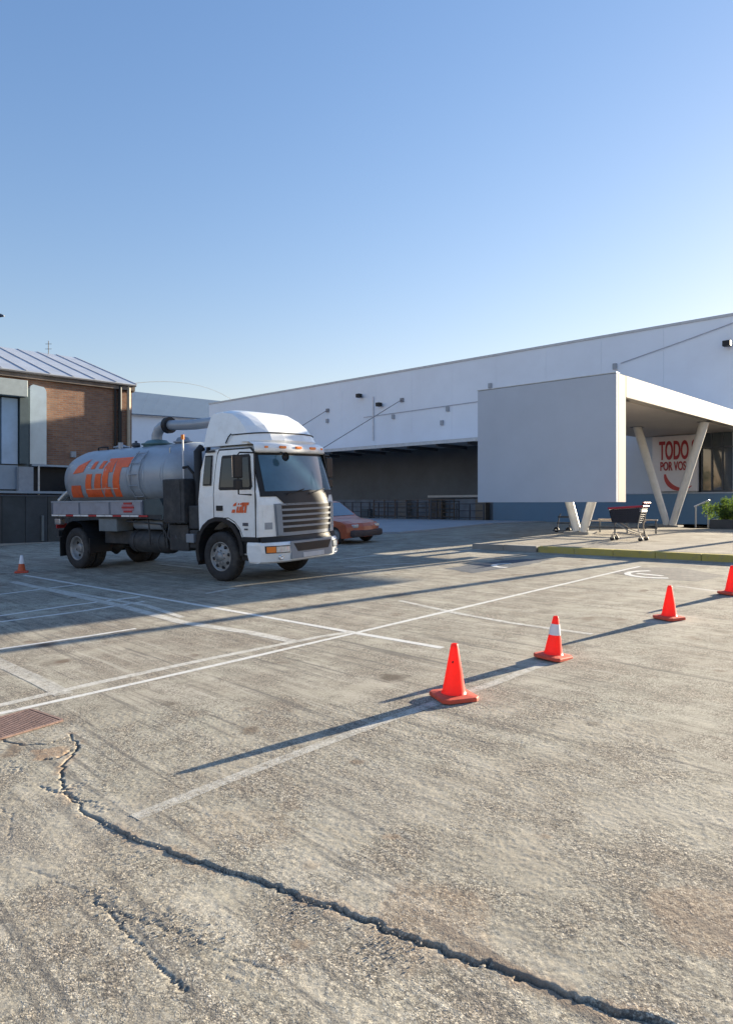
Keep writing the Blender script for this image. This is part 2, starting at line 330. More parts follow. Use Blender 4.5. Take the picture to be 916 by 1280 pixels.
def build_lot():
    x0, x1, y0, y1, st = -3.0, 2.2, 2.15, 5.9, .008
    nx, ny = int((x1 - x0) / st), int((y1 - y0) / st)
    xs, ys = np.linspace(x0, x1, nx), np.linspace(y0, y1, ny); X, Y = np.meshgrid(xs, ys)
    q = X * D2.x + Y * D2.y; Z = SL * np.clip(q, -25, QF)
    edge = np.minimum.reduce([X - x0, x1 - X, Y - y0, y1 - Y]); fade = np.clip(edge / .12, 0, 1)
    dark = np.zeros_like(X); rust = np.zeros_like(X); grey = np.zeros_like(X)
    hsmall = (vnoise(X, Y, 22, 1) - .5) * .0015 + (vnoise(X, Y, 60, 2) - .5) * .0016 + (vnoise(X, Y, 95, 3) - .5) * .0022
    main = rough_line([(88, 918), (97, 935), (80, 955), (73, 975), (85, 995), (112, 1020), (150, 1040), (200, 1060), (260, 1080), (330, 1103), (400, 1130), (440, 1143), (500, 1168), (560, 1190), (620, 1208), (665, 1225), (760, 1262), (900, 1300)], 3)
    d, sd_ = poly_dist(X, Y, main)
    wv = .0035 + .006 * vnoise(X, Y, 6, 5); right = np.clip((X + 1.75) / .35, 0, 1)
    hsmall -= .016 * np.exp(-(d / (wv * (.6 + .4 * right))) ** 2)
    mx_ = np.array(sorted((a, b_) for a, b_ in main if a > -2.0)); low = Y < np.interp(X, mx_[:, 0], mx_[:, 1])
    hsmall -= np.where(low, (.0065 + .003 * vnoise(X, Y, 3, 8)) * right * np.exp(-(d / .45) ** 2), 0)
    dark = np.maximum(dark, .85 * np.exp(-(d / (wv * 1.0)) ** 2)); rust = np.maximum(rust, .35 * np.exp(-((d - .02) / .03) ** 2) * (vnoise(X, Y, 9, 6) > .5))
    for pts, seed, wd, dp in (
        ([(28, 1085), (70, 1098), (110, 1122), (150, 1142), (200, 1157), (240, 1172), (290, 1198), (345, 1215)], 11, .0035, .004),
        ([(118, 1126), (140, 1142), (158, 1165), (185, 1195), (214, 1222), (232, 1240)], 12, .0035, .007),
        ([(0, 925), (30, 932), (60, 930), (86, 922)], 13, .006, .009), ([(52, 950), (72, 948), (84, 940), (97, 935)], 14, .008, .012),
        ([(50, 983), (66, 990), (82, 992), (96, 1000), (120, 1004)], 15, .006, .008), ([(0, 1010), (16, 1020), (10, 1050)], 16, .004, .004)):
        d, _ = poly_dist(X, Y, rough_line(pts, seed, 9, .013)); m = np.exp(-(d / (wd * (.5 + vnoise(X, Y, 9, seed)))) ** 2)
        hsmall -= dp * m; dark = np.maximum(dark, .6 * m)
    def blob(u, v, r, arr, amt, seed, ay=1.):
        g_ = G(u, v); dd = np.hypot(X - g_.x, (Y - g_.y) * ay) / r + (vnoise(X, Y, 7 / max(r, .1) * .3, seed) - .5) * 1.1
        mk = np.clip((1 - dd) / .35, 0, 1) * amt; np.maximum(arr, mk, out=arr); return mk
    for u, v, r, s_ in ((88, 985, .13, 21), (122, 1012, .10, 22), (130, 1118, .10, 23), (190, 1147, .08, 24), (240, 1165, .06, 25), (165, 1068, .05, 26), (300, 1215, .07, 30), (12, 960, .12, 31)):
        mk = blob(u, v, r, grey, .25, s_); hsmall += mk * 4 * ((vnoise(X, Y, 60, s_) - .6) * .004 + (vnoise(X, Y, 110, s_ + 3) - .5) * .005)
        dark = np.maximum(dark, mk * 2.0 * (vnoise(X, Y, 60, s_) < .22))
    blob(67, 940, .13, rust, .55, 27)
    for u, v, r, a_ in ((448, 953, .05, .4), (491, 1047, .06, .55), (682, 1046, .045, .4), (388, 1082, .05, .35), (376, 1180, .05, .4), (360, 1200, .05, .3), (519, 1116, .05, .35), (316, 912, .09, .3), (830, 978, .06, .3)):
        blob(u, v, r, rust, a_ * .5, int(u), 1.3); blob(u, v, r * .7, dark, a_ * .8, int(v), 1.2)
    blob(800, 1010, .4, grey, .25, 51); blob(470, 1000, .5, grey, .2, 52); blob(60, 1050, .55, grey, .3, 53); blob(560, 1150, .3, rust, .22, 54); blob(900, 1150, .3, rust, .25, 55); blob(300, 1030, .3, rust, .12, 56)
    Z = Z + hsmall * fade
    V1 = np.stack([X, Y, Z], -1).reshape(-1, 3); idx = np.arange(nx * ny).reshape(ny, nx)
    F1 = np.stack([idx[:-1, :-1], idx[:-1, 1:], idx[1:, 1:], idx[1:, :-1]], -1).reshape(-1, 4)
    C1 = np.stack([dark * fade, rust * fade, grey * fade, np.ones_like(X)], -1).reshape(-1, 4)
    # wide sheet in p,q rows folded where the slope ends is not needed: use a fine-enough XY grid with a hole
    gx = sorted(set([-900, -500, -250, -140] + list(np.arange(-100, 101, 4.0)) + list(np.arange(-12, 13, 1.0)) + [x0, x1, 140, 250, 500, 900]))
    gy = sorted(set([-400, -150, -80] + list(np.arange(-40, 141, 4.0)) + list(np.arange(0, 60, 1.0)) + [y0, y1, 200, 300, 500, 1200]))
    gx, gy = np.array(gx), np.array(gy); GX, GY = np.meshgrid(gx, gy); gq = GX * D2.x + GY * D2.y
    GZ = SL * np.clip(gq, -25, QF)
    off = len(V1); V2 = np.stack([GX, GY, GZ], -1).reshape(-1, 3); id2 = np.arange(GX.size).reshape(GX.shape) + off
    F2 = np.stack([id2[:-1, :-1], id2[:-1, 1:], id2[1:, 1:], id2[1:, :-1]], -1).reshape(-1, 4)
    cx = ((GX[:-1, :-1] + GX[:-1, 1:]) / 2).ravel(); cy = ((GY[:-1, :-1] + GY[1:, :-1]) / 2).ravel()
    F2 = F2[~((cx > x0) & (cx < x1) & (cy > y0) & (cy < y1))]
    V = np.concatenate([V1, V2]); Fa = np.concatenate([F1, F2])
    me = bpy.data.meshes.new('parking_lot'); me.vertices.add(len(V)); me.vertices.foreach_set('co', V.ravel())
    me.loops.add(Fa.size); me.loops.foreach_set('vertex_index', Fa.ravel().astype(np.int32))
    me.polygons.add(len(Fa)); me.polygons.foreach_set('loop_start', np.arange(0, Fa.size, 4, dtype=np.int32))
    me.polygons.foreach_set('use_smooth', np.ones(len(Fa), bool)); me.update(); me.validate()
    at = me.color_attributes.new('wear', 'FLOAT_COLOR', 'POINT')
    Cc = np.concatenate([C1, np.tile([0, 0, 0, 1.], (len(V2), 1))]); at.data.foreach_set('color', Cc.ravel().astype(np.float32))
    me.materials.append(GROUND); o = bpy.data.objects.new('parking_lot', me); link(o); tag(o, 'worn concrete parking lot with cracks', kind='structure')
build_lot()
def strip(name, pts, wd, m, label=None, lift=.0035, w2=None):
    """flat painted strip along points given as p,q"""
    L = []; n = len(pts); sub = []
    for (a, b2) in zip(pts[:-1], pts[1:]):
        a, b2 = Vector(a), Vector(b2); k = max(1, int((b2 - a).length / 1.0))
        sub += [a.lerp(b2, i / k) for i in range(k)]
    sub.append(Vector(pts[-1])); mb = MB(); rows = []
    for i, c_ in enumerate(sub):
        d = (sub[min(i + 1, len(sub) - 1)] - sub[max(i - 1, 0)]).normalized(); nn_ = Vector((-d.y, d.x))
        ww = wd if w2 is None else wd + (w2 - wd) * i / (len(sub) - 1)
        row = []
        for sgn in (-1, 1):
            e = c_ + nn_ * sgn * (ww / 2 + random.uniform(-.006, .006)); row.append(PQ(e.x, e.y) + Vector((0, 0, lift)))
        rows.append(row)
    mb.grid(rows, smooth=False)
    o = mb.build(name, m); tag(o, label, kind='structure'); return o
def pxline(px, wd, m=PAINT, lift=.0035, w2=None, label=None): strip('painted_line', [GPQ(u, v) for u, v in px], wd, m, label, .0012 + (lift - .003) * .4, w2)
pxline([(30, 719), (165, 742), (280, 762), (442, 791), (553, 810)], .09)
pxline([(16, 727), (153, 758), (228, 778), (314, 791), (372, 803)], .16, PAINT_FAINT)
pxline([(66, 737), (183, 757), (228, 772)], .10, PAINT_FAINT, .005)
pxline([(-40, 747), (0, 743), (96, 731)], .09)
pxline([(-60, 777), (0, 770), (88, 757), (175, 746)], .09)
pxline([(-60, 785), (0, 777.5), (96, 765), (180, 752)], .08)
pxline([(257, 742), (293, 735.5)], .09, PAINT_FAINT)
pxline([(-60, 820), (0, 811.5), (100, 797), (170, 786)], .075, lift=.005)
pxline([(-70, 907), (0, 892.5), (150, 859), (300, 825), (442, 792), (620, 750), (782, 712), (800, 708)], .075, lift=.006)
pxline([(-70, 900), (0, 882), (120, 854), (260, 824), (400, 796), (440, 790)], .10, PAINT_FAINT, lift=.005)
pxline([(-60, 800), (0, 829), (50, 852), (80, 868)], .17, PAINT_VF, lift=.004)
pxline([(168, 1023), (260, 985), (370, 943), (480, 902), (560, 874), (620, 853), (680, 830)], .105, PAINT_VF, lift=.005)
pxline([(500, 751), (573, 767), (640, 779), (740, 793)], .09, PAINT_FAINT, lift=.004)
pxline([(845, 732.5), (920, 742)], .09, PAINT_FAINT)
pxline([(560, 691), (640, 682.5)], .12, PAINT_FAINT, lift=.005)
pxline([(420, 700), (470, 694), (540, 688)], .10, PAINT_FAINT, lift=.005)
pxline([(430, 709), (520, 704)], .08, PAINT_FAINT, lift=.005)
pxline([(200, 705), (252, 711)], .10, PAINT_FAINT)
def patch(name, px, m, lift, seed, label=None, kind='structure', n=5):
    lift = .002
    r = random.Random(seed); pts = [G(u, v) for u, v in px]; out = []
    for i in range(len(pts)):
        a, b2 = pts[i], pts[(i + 1) % len(pts)]
        for k in range(n):
            c_ = a.lerp(b2, k / n); out.append((c_.x + r.uniform(-.04, .04), c_.y + r.uniform(-.04, .04)))
    mb = MB(); cen = sum((Vector((x, y)) for x, y in out), Vector((0, 0))) / len(out)
    vs = [(x, y, SL * (x * D2.x + y * D2.y) + lift) for x, y in out] + [(cen.x, cen.y, SL * (cen.x * D2.x + cen.y * D2.y) + lift)]
    k = len(out); mb.add(vs, [(i, (i + 1) % k, k) for i in range(k)]); o = mb.build(name, m); tag(o, label, kind=kind); return o
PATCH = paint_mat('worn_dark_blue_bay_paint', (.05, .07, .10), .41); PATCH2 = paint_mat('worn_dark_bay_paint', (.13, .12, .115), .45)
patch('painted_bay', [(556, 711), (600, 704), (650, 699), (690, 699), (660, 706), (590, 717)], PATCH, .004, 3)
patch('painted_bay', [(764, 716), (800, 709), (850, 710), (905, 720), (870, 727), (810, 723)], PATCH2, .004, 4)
def ring(u, v, r, a0, a1, wd):
    p0, q0 = GPQ(u, v); strip('painted_symbol', [(p0 + r * math.cos(a), q0 + r * math.sin(a)) for a in np.linspace(a0, a1, 9)], wd, PAINT, lift=.0032)
ring(822, 718, .55, 2.2, 5.4, .13); ring(640, 707, .4, 2.2, 5.0, .13)
pxline([(796, 717), (828, 720)], .12, lift=.008)
# loose grit around the broken concrete
mb = MB()
for _ in range(900):
    u, v = random.choice(((88, 985), (122, 1012), (130, 1118), (190, 1147), (165, 1068), (240, 1165), (90, 930), (500, 1180), (380, 1135)))
    g_ = G(u + random.gauss(0, 26), v + random.gauss(0, 14)); s_ = random.uniform(.002, .006); z0 = g_.z - .001
    a = random.uniform(0, 6); vs = [(g_.x + s_ * math.cos(a + k * 2.1), g_.y + s_ * math.sin(a + k * 2.1), z0) for k in range(3)] + [(g_.x, g_.y, z0 + s_ * .9)]
    mb.add(vs, [(0, 1, 3), (1, 2, 3), (2, 0, 3)])
tag(mb.build('loose_grit', mat('grit_stone', (.30, .27, .23), .9, noise=.4, scale=40)), kind='stuff')

# ------------------------------------------------------------------ raised pavement with yellow kerb
def zs(q): return min(.15 + SL * q, .93)
ps = [-11.2] + list(np.arange(-11, 41, 1.0)); qs = [16.52, 17, 18, 19, 20, 21, 22, 22.3, 24, 27, 31.2, 60]
mb = MB(); mb.grid([[PQ(p, q, zs(q)) for p in ps] for q in qs], smooth=False)
mb.grid([[PQ(-11.2, q, zs(q)) for q in qs], [PQ(-11.2, q, zg(q) - .02) for q in qs]], smooth=False)
tag(mb.build('pavement', WALK), 'raised concrete pavement at the shop entrance', kind='structure')
# kerb stones, each one a piece
def kerb_run(a0, a1, q0, m, label):
    root = empty('kerb', PQ(a0, q0), ANG); root['kind'] = 'structure'; root['label'] = label
    x = 0; L = a1 - a0; k = 0
    while x < L - .05:
        ln = min(1.0, L - x); dz = random.uniform(-.004, .004)
        box(x + .004, x + ln - .004, -.13, .13, -.05, .152 + dz, bv=.014).build('kerb_stone', m, root); x += ln; k += 1
kerb_run(-9.25, -4.6, 16.40, PAINT_YEL, 'yellow painted kerb of the shop pavement')
kerb_run(-11.3, -9.26, 16.40, KERBM, 'bare concrete kerb left of the yellow kerb')
kerb_run(-4.59, 14, 16.40, KERBM, 'bare concrete kerb right of the yellow kerb')
# paving joints on the pavement
for q in (19.0, 21.6, 24.4, 27.4, 30.0):
    strip('pavement_joint', [(-11.2, q), (20, q)], .03, mat('joint_dark', (.14, .12, .10), .9), lift=0).location.z = zs(q) - zg(q) + .004
# shaded concrete apron near the bay
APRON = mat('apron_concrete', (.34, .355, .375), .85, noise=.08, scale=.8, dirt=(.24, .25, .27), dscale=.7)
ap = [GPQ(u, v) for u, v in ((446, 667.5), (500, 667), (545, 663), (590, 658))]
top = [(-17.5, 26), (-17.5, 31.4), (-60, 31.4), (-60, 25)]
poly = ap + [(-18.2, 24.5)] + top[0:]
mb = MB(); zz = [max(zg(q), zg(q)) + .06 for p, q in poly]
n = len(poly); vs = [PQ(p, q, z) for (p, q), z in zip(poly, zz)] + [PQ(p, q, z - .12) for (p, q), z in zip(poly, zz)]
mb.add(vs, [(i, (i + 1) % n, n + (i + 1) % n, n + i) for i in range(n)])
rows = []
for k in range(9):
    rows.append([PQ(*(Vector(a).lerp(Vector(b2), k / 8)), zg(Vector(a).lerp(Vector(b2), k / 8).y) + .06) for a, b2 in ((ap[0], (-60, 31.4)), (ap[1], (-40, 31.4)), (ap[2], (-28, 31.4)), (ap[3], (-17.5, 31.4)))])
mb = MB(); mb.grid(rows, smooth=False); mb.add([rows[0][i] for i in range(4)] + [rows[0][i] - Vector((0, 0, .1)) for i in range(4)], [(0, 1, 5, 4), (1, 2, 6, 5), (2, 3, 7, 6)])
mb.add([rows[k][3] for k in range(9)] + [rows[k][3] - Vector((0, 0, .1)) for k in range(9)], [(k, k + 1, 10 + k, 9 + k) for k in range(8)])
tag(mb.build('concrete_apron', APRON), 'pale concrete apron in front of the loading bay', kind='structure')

# ------------------------------------------------------------------ helpers in building frame: origin PQ(p0,q0,0), x = p, y = q
def bframe(name, p0, q0, label, cat, z=0.0): return empty(name, PQ(p0, q0, z), ANG, label, cat), (p0, q0, z)
def cp(pts, r, o, n=10): 
    return MB().tube([(p - o[0], q - o[1], z - o[2]) for p, q, z in pts], r, n)
def bb(p0, p1, q0, q1, z0, z1, o, bv=0): return box(p0 - o[0], p1 - o[0], q0 - o[1], q1 - o[1], z0 - o[2], z1 - o[2], bv=bv)
# ------------------------------------------------------------------ warehouse store
wh, O = bframe('warehouse_store', -8.8, 33, 'long white clad supermarket warehouse with blue base behind the entrance canopy', 'building', .9)
PL, PR, QW, ZT = -48.7, -9.3, 33.0, 10.1
# upper cladding sheets, wide panels with open joints
PWID = 3.0; x = PR; k = 0
bounds = [PR]
while bounds[-1] > PL + .01: bounds.append(max(PL, bounds[-1] - PWID))
for a, b2 in zip(bounds[:-1], bounds[1:]):
    zlo = 5.6 if a <= -13.4 else 5.6
    mid = (a + b2) / 2
    bb(b2 + .003, a - .003, QW, QW + .12, zlo, ZT - .12, O).build('cladding_panel', WHITE_WALL, wh)
bb(PL - .05, PR + .05, QW - .04, QW + .35, ZT - .12, ZT, O).build('parapet_cap', mat('parapet_flashing', (.45, .47, .50), .5, metal=.3), wh)
bb(PL, PR, QW + .13, QW + 34, .8, ZT - .3, O)  # volume below
bb(PL + .02, PL + .14, QW + .13, QW + 34, .8, ZT - .13, O).build('end_wall', WHITE_WALL, wh)
bb(PR - .14, PR - .02, QW + .13, QW + 34, .8, ZT - .13, O).build('end_wall', WHITE_WALL, wh)
bb(PL, PR, QW + 33.9, QW + 34.1, .8, ZT - .13, O).build('rear_wall', WHITE_WALL, wh)
bb(PL + .15, PR - .15, QW + .14, QW + 33.8, ZT - .5, ZT - .3, O).build('roof', ROOFM, wh)
# lower store wall right of the bay
bb(-21.5, -10.8, QW, QW + .12, 2.34, 5.598, O).build('lower_wall', mat('blue_white_wall', (.50, .54, .60), .7, noise=.05, scale=.6), wh)
bb(-21.5, PR, QW - .03, QW + .12, .88, 2.3, O).build('blue_base_band', BLUE, wh)
bb(-21.5, PR, QW - .06, QW - .0, 2.3, 2.36, O).build('base_trim', mat('pale_trim', (.42, .47, .55), .6), wh)
# the sign board
bb(-12.72, -10.72, QW - .22, QW - .06, 2.42, 4.93, O).build('sign_board', mat('sign_board_white', (.66, .62, .62), .55, noise=.04), wh)
def text(s, size, p, q, z, m, parent, o, sx=1.0, name='lettering', rot=ANG, bold=.012, ext=.015):
    cu = bpy.data.curves.new(name, 'FONT'); cu.body = s; cu.size = size; cu.extrude = ext; cu.offset = bold; cu.align_x = 'LEFT'; cu.resolution_u = 4
    ob = bpy.data.objects.new(name, cu); link(ob); dg = bpy.context.evaluated_depsgraph_get()
    me = bpy.data.meshes.new_from_object(ob.evaluated_get(dg)); bpy.data.objects.remove(ob)
    me.materials.clear(); me.materials.append(m); me.name = name
    ob = bpy.data.objects.new(name, me); link(ob, parent); ob.location = (p - o[0], q - o[1], z - o[2]); ob.rotation_euler = (math.pi / 2, 0, 0); ob.scale = (sx, 1, 1)
    return ob
text('TODO S', 1.16, -12.40, QW - .235, 3.88, RED, wh, O, .375, bold=.03)
text('POR VOS', .56, -12.36, QW - .235, 3.37, RED, wh, O, .50, bold=.012)
mb = MB(); rows = []
for k in range(13):
    a = math.radians(182 + k * 10.5); f = k / 12; r0 = .72; th = .085 * math.sin(math.pi * min(1, f * 1.05 + .1)) + .02
    rows.append([(-11.42 + (r0 + s_ * th) * math.cos(a) - O[0], QW - .235 - O[1], 3.22 + (r0 + s_ * th) * 1.0 * math.sin(a) - O[2]) for s_ in (-1, 1)])
mb.grid(rows, smooth=False); mb.build('smile_emblem', mat('red_orange_print', (.45, .05, .04), .5), wh)
# storefront glazing
gw = None
STORE = mat('storefront_glass', (.05, .065, .075), .03, noise=.1, spec=1, coat=1)
wf = bb(-10.65, -9.32, QW - .04, QW + .02, 2.36, 2.44, O).build('window', DKSTEEL, wh)
for i in range(3):
    a = -10.62 + i * .43; bb(a + .03, a + .40, QW + .03, QW + .05, 2.44, 4.3, O).build('pane', STORE, wf)
    bb(a - .03, a + .03, QW - .04, QW + .06, 2.44, 5.59, O).build('frame', DKSTEEL, wf)
    bb(a + .03, a + .40, QW + .03, QW + .05, 4.36, 5.55, O).build('pane', STORE, wf)
bb(-10.65, -9.32, QW - .03, QW + .05, 4.3, 4.36, O).build('frame', DKSTEEL, wf)
bb(-10.68, -9.32, QW - .02, QW + .1, 5.0, 5.59, O).build('dark_header', DKSTEEL, wh)
WLET = mat('white_vinyl_letters', (.6, .6, .58), .5)
# dark loading bay: recess behind the awning
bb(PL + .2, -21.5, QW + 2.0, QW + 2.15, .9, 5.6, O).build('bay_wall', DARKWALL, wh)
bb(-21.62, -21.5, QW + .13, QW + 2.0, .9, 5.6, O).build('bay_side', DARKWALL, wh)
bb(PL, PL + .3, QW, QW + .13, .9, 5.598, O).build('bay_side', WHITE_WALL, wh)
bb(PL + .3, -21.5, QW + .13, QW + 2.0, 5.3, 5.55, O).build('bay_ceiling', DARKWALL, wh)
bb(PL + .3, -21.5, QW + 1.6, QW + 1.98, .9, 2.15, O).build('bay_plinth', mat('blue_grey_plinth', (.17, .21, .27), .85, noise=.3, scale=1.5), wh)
bb(-27.2, -21.6, QW + 1.4, QW + 1.55, 2.25, 2.38, O).build('bay_rail', mat('pale_bay_rail', (.5, .52, .53), .5), wh)
for i in range(26):
    a = -22.5 - i * 1.0 + random.uniform(-.2, .2); h_ = random.uniform(.5, 1.2)
    if i % 3 != 1: continue
    bb(a, a + random.uniform(.4, .8), QW + 1.1, QW + 1.5, .94, .94 + h_, O).build('bay_locker', mat('bay_locker_%d' % (i % 4), [(.11, .10, .09), (.18, .16, .14), (.09, .12, .15), (.22, .23, .24)][i % 4], .7), wh)
# downpipe, floodlights, cameras, junction boxes, cable runs
cp([(-30.47, QW - .06, 5.9), (-30.47, QW - .06, 8.7)], .05, O).build('downpipe', mat('white_pipe', (.7, .71, .73), .5), wh)
cp([(-31.3, QW - .06, 7.45), (-21.5, QW - .06, 7.60), (-14, QW - .06, 7.72)], .02, O, 6).build('cable_run', mat('grey_cable', (.42, .44, .48), .6), wh)
cp([(-14.3, QW - .06, 8.6), (-11.4, QW - .06, 9.2), (-8.9, QW - .06, 9.75)], .02, O, 6).build('cable_run', MC['grey_cable'], wh)
for p, z in ((-31.52, 8.85), (-29.78, 8.11), (-9.5, 8.76)):
    f_ = bb(p - .16, p + .16, QW - .42, QW - .12, z - .12, z + .12, O, bv=.03).build('floodlight', BLACK, wh)
    cp([(p, QW - .1, z - .05), (p, QW, z - .05)], .03, O, 6).build('bracket', DKSTEEL, f_)
for p, z in ((-28.77, 7.27), (-24.59, 7.37), (-21.68, 8.38), (-14.58, 8.49), (-34.7, 7.5), (-25.0, 6.6)):
    bb(p - .10, p + .10, QW - .12, QW, z - .14, z + .14, O, bv=.02).build('junction_box', mat('junction_grey', (.33, .36, .40), .6), wh)
# unseen blank board on one column, added to throw the dark shade block
sg = empty('roadside_sign', PQ(-6.05, 33.3, .93), ANG, 'large white sign board on one column beyond the right edge, by the store corner', 'sign')
box(-.15, 1.79, -.15, .15, 4.77, 9.1, bv=.01).build('board', WHITE_WALL, sg); box(-.10, .10, -.1, .1, 0, 4.768).build('column', STEEL, sg); box(-.3, .3, -.3, .3, 0, .12).build('base_plate', KERBM, sg)
# ------------------------------------------------------------------ awning over the bay
aw, A = bframe('bay_awning', -27, 31, 'long pale flat awning hung on rods over the dark loading bay', 'awning', 4.9)
AWM = mat('awning_sheet', (.50, .53, .56), .5, metal=.2, noise=.06, scale=1)
a = -17.0; i = 0
while a > -44:
    b2 = a - 2.05
    bb(b2 + .01, a - .01, 30.0, 32.98, 5.12, 5.17, A).build('roof_sheet', AWM, aw)
    bb(a - .16, a - .04, 30.2, 32.9, 4.94, 5.118, A).build('beam', DKSTEEL, aw); a = b2; i += 1
bb(-44, -17.0, 29.96, 30.0, 5.06, 5.24, A).build('fascia', mat('awning_fascia', (.55, .58, .60), .5), aw)
bb(-44, -17.0, 32.6, 32.96, 5.172, 5.55, A).build('back_flashing', mat('awning_flashing', (.50, .53, .57), .5), aw)
for pt, zt in ((-28.06, 8.24), (-34.68, 8.21), (-40.9, 8.2)):
    cp([(pt, 32.9, zt), (pt - 4.4, 30.1, 5.2)], .025, A, 6).build('stay_rod', mat('rod_grey', (.2, .21, .24), .5), aw)
    bb(pt - .12, pt + .12, 32.9, 32.99, zt - .12, zt + .12, A).build('rod_plate', mat('rod_grey', (.2, .21, .24)), aw)
# ------------------------------------------------------------------ entrance canopy
ca, K = bframe('entrance_canopy', -11.1, 20, 'large grey box portal canopy on white V shaped columns over the pavement', 'canopy', .9)
TF = [(-13.52, 1.88), (-8.72, 1.88), (-8.72, 5.62), (-13.52, 5.60)]
bb(-13.52, -8.723, 19.8, 19.92, 1.882, 5.62, K, bv=.006).build('front_panel', PANEL_GREY, ca)
bb(-9.058, -8.72, 19.922, 20.46, 1.88, 5.63, K, bv=.004).build('end_frame', CREAM, ca)
bb(-13.50, -8.735, 20.47, 32.94, 5.35, 5.60, K).build('roof_slab', PANEL_GREY, ca)
bb(-9.0, -8.715, 20.463, 32.94, 4.99, 5.634, K, bv=.012).build('fascia_beam', CREAM, ca)
bb(-13.38, -9.002, 20.1, 32.94, 4.97, 5.02, K).build('soffit', SOFFIT, ca)
bb(-13.52, -13.4, 20.162, 32.94, 4.99, 5.348, K).build('fascia_beam', PANEL_GREY, ca)
bb(-13.53, -8.71, 19.785, 20.0, 5.632, 5.655, K).build('coping', STEEL, ca)
def vcol(p, q, zb, col_m):
    r = empty('column', (p - K[0], q - K[1], zb - K[2])); r.parent = ca
    box(-.42, .42, -.32, .32, -.02, .07, bv=.01).build('base_plate', KERBM, r)
    mbx = MB().tube([(-.10, 0, .07), (-1.30, 0, 4.98 - zb)], [.13, .17], 14); mbx.build('arm', col_m, r)
    mbx = MB().tube([(.10, 0, .07), (1.30, 0, 4.98 - zb)], [.13, .17], 14); mbx.build('arm', col_m, r)
    for s_ in (-1, 1): box(s_ * 1.3 - .22, s_ * 1.3 + .22, -.2, .2, 4.955 - zb, 4.968 - zb).build('head_plate', DKSTEEL, r)
COLW = mat('column_cream_paint', (.68, .66, .62), .5, noise=.06, dirt=(.5, .46, .40), dscale=2, damt=.3)
vcol(-10.38, 20.9, zs(20.9), COLW); vcol(-10.34, 28.4, .93, COLW)
# ------------------------------------------------------------------ unseen lamp post at the right, added for the thin shadow across the lot
lp = empty('lamp_post', PQ(-4.85, 24.0), ANG, 'tall steel lamp post on the shop pavement right of the canopy', 'lamp post')
MB().tube([(0, 0, 0), (0, 0, 8.5)], [.13, .13], 12).build('pole', STEEL, lp)
MB().tube([(0, 0, 8.45), (.5, 0, 8.6), (1.1, 0, 8.62)], .04, 8).build('arm', STEEL, lp)
box(.9, 1.5, -.13, .13, 8.55, 8.68, bv=.03).build('lamp_head', STEEL, lp)
box(-.2, .2, -.2, .2, 0, .2, bv=.02).build('base', KERBM, lp)
# second lamp whose head pokes in at the top left
g_ = Vector((-11.05, 19.2, 0)); l2 = empty('lamp_post', (g_.x, g_.y, zg(g_.dot(D2))), 0, 'lamp post at the far left with only its lamp head tip in view', 'lamp post')
MB().tube([(0, 0, 0), (0, 0, 6.75)], [.10, .06], 12).build('pole', STEEL, l2)
MB().tube([(0, 0, 6.7), (.4, 0, 6.85)], .04, 8).build('arm', STEEL, l2)
m_ = MB(); rows = [[(x_, yy, zz_) for yy, zz_ in ((-h_, 6.72), (h_, 6.72), (h_ * .7, 6.72 + t_), (-h_ * .7, 6.72 + t_))] for x_, h_, t_ in ((.3, .08, .12), (.6, .15, .15), (.95, .12, .12), (1.17, .03, .03))]
m_.grid(rows, smooth=False, close=True); m_.add(rows[0], [(0, 1, 2, 3)]); m_.add(rows[-1], [(3, 2, 1, 0)]); m_.build('lamp_head', mat('dark_blue_lamp_head', (.05, .07, .11), .5), l2)

# ------------------------------------------------------------------ railings
def railing(p0, p1, q, z, h, label, rails=3, step=1.2, q1=None, m=DKSTEEL, dense=False):
    q1 = q if q1 is None else q1
    r = empty('railing', PQ(p0, q, z), math.atan2((D1 * (p1 - p0) + D2 * (q1 - q)).y, (D1 * (p1 - p0) + D2 * (q1 - q)).x), label, 'railing', 'railings before the loading bay')
    L = math.hypot(p1 - p0, q1 - q); n = max(1, round(L / step))
    for i in range(n + 1):
        box(i * L / n - .03, i * L / n + .03, -.03, .03, 0, h).build('post', m, r)
    for k in range(rails):
        zz = h - .03 - k * (h - .2) / max(1, rails - 1); MB().tube([(0, 0, zz), (L, 0, zz)], .025, 6).build('rail', m, r)
    return r
railing(-23.2, -21.4, 31.9, .93, .95, 'short dark blue railing at the corner of the blue wall', 3, .9)
railing(-24.0, -23.4, 30.6, .93, 1.1, 'stub of dark railing turning towards the wall by the bay corner', 3, .6, q1=32.4)
railing(-33.0, -24.2, 31.4, .93, 1.05, 'middle run of dark railing before the loading bay', 4, .75)
railing(-44.0, -33.3, 31.5, .93, 1.05, 'far run of dark railing mostly hidden by the truck', 4, 1.0)
railing(-31.0, -24.6, 33.6, .93, 1.2, 'rear brown railing inside the loading bay', 5, .9, m=mat('brown_rail', (.12, .09, .07), .7))
# small white bollard lamp left of the railing
bl = empty('bay_lamp', PQ(-33.4, 31.0, .93), ANG, 'small white lamp on a short post beside the red car', 'lamp')
MB().tube([(0, 0, 0), (0, 0, 1.15)], .05, 8).build('post', STEEL, bl); box(-.14, .14, -.14, .14, 1.15, 1.5, bv=.03).build('lamp_shade', mat('lamp_white', (.7, .72, .75), .5), bl); box(-.2, .2, -.2, .2, 1.5, 1.54).build('cap', STEEL, bl)

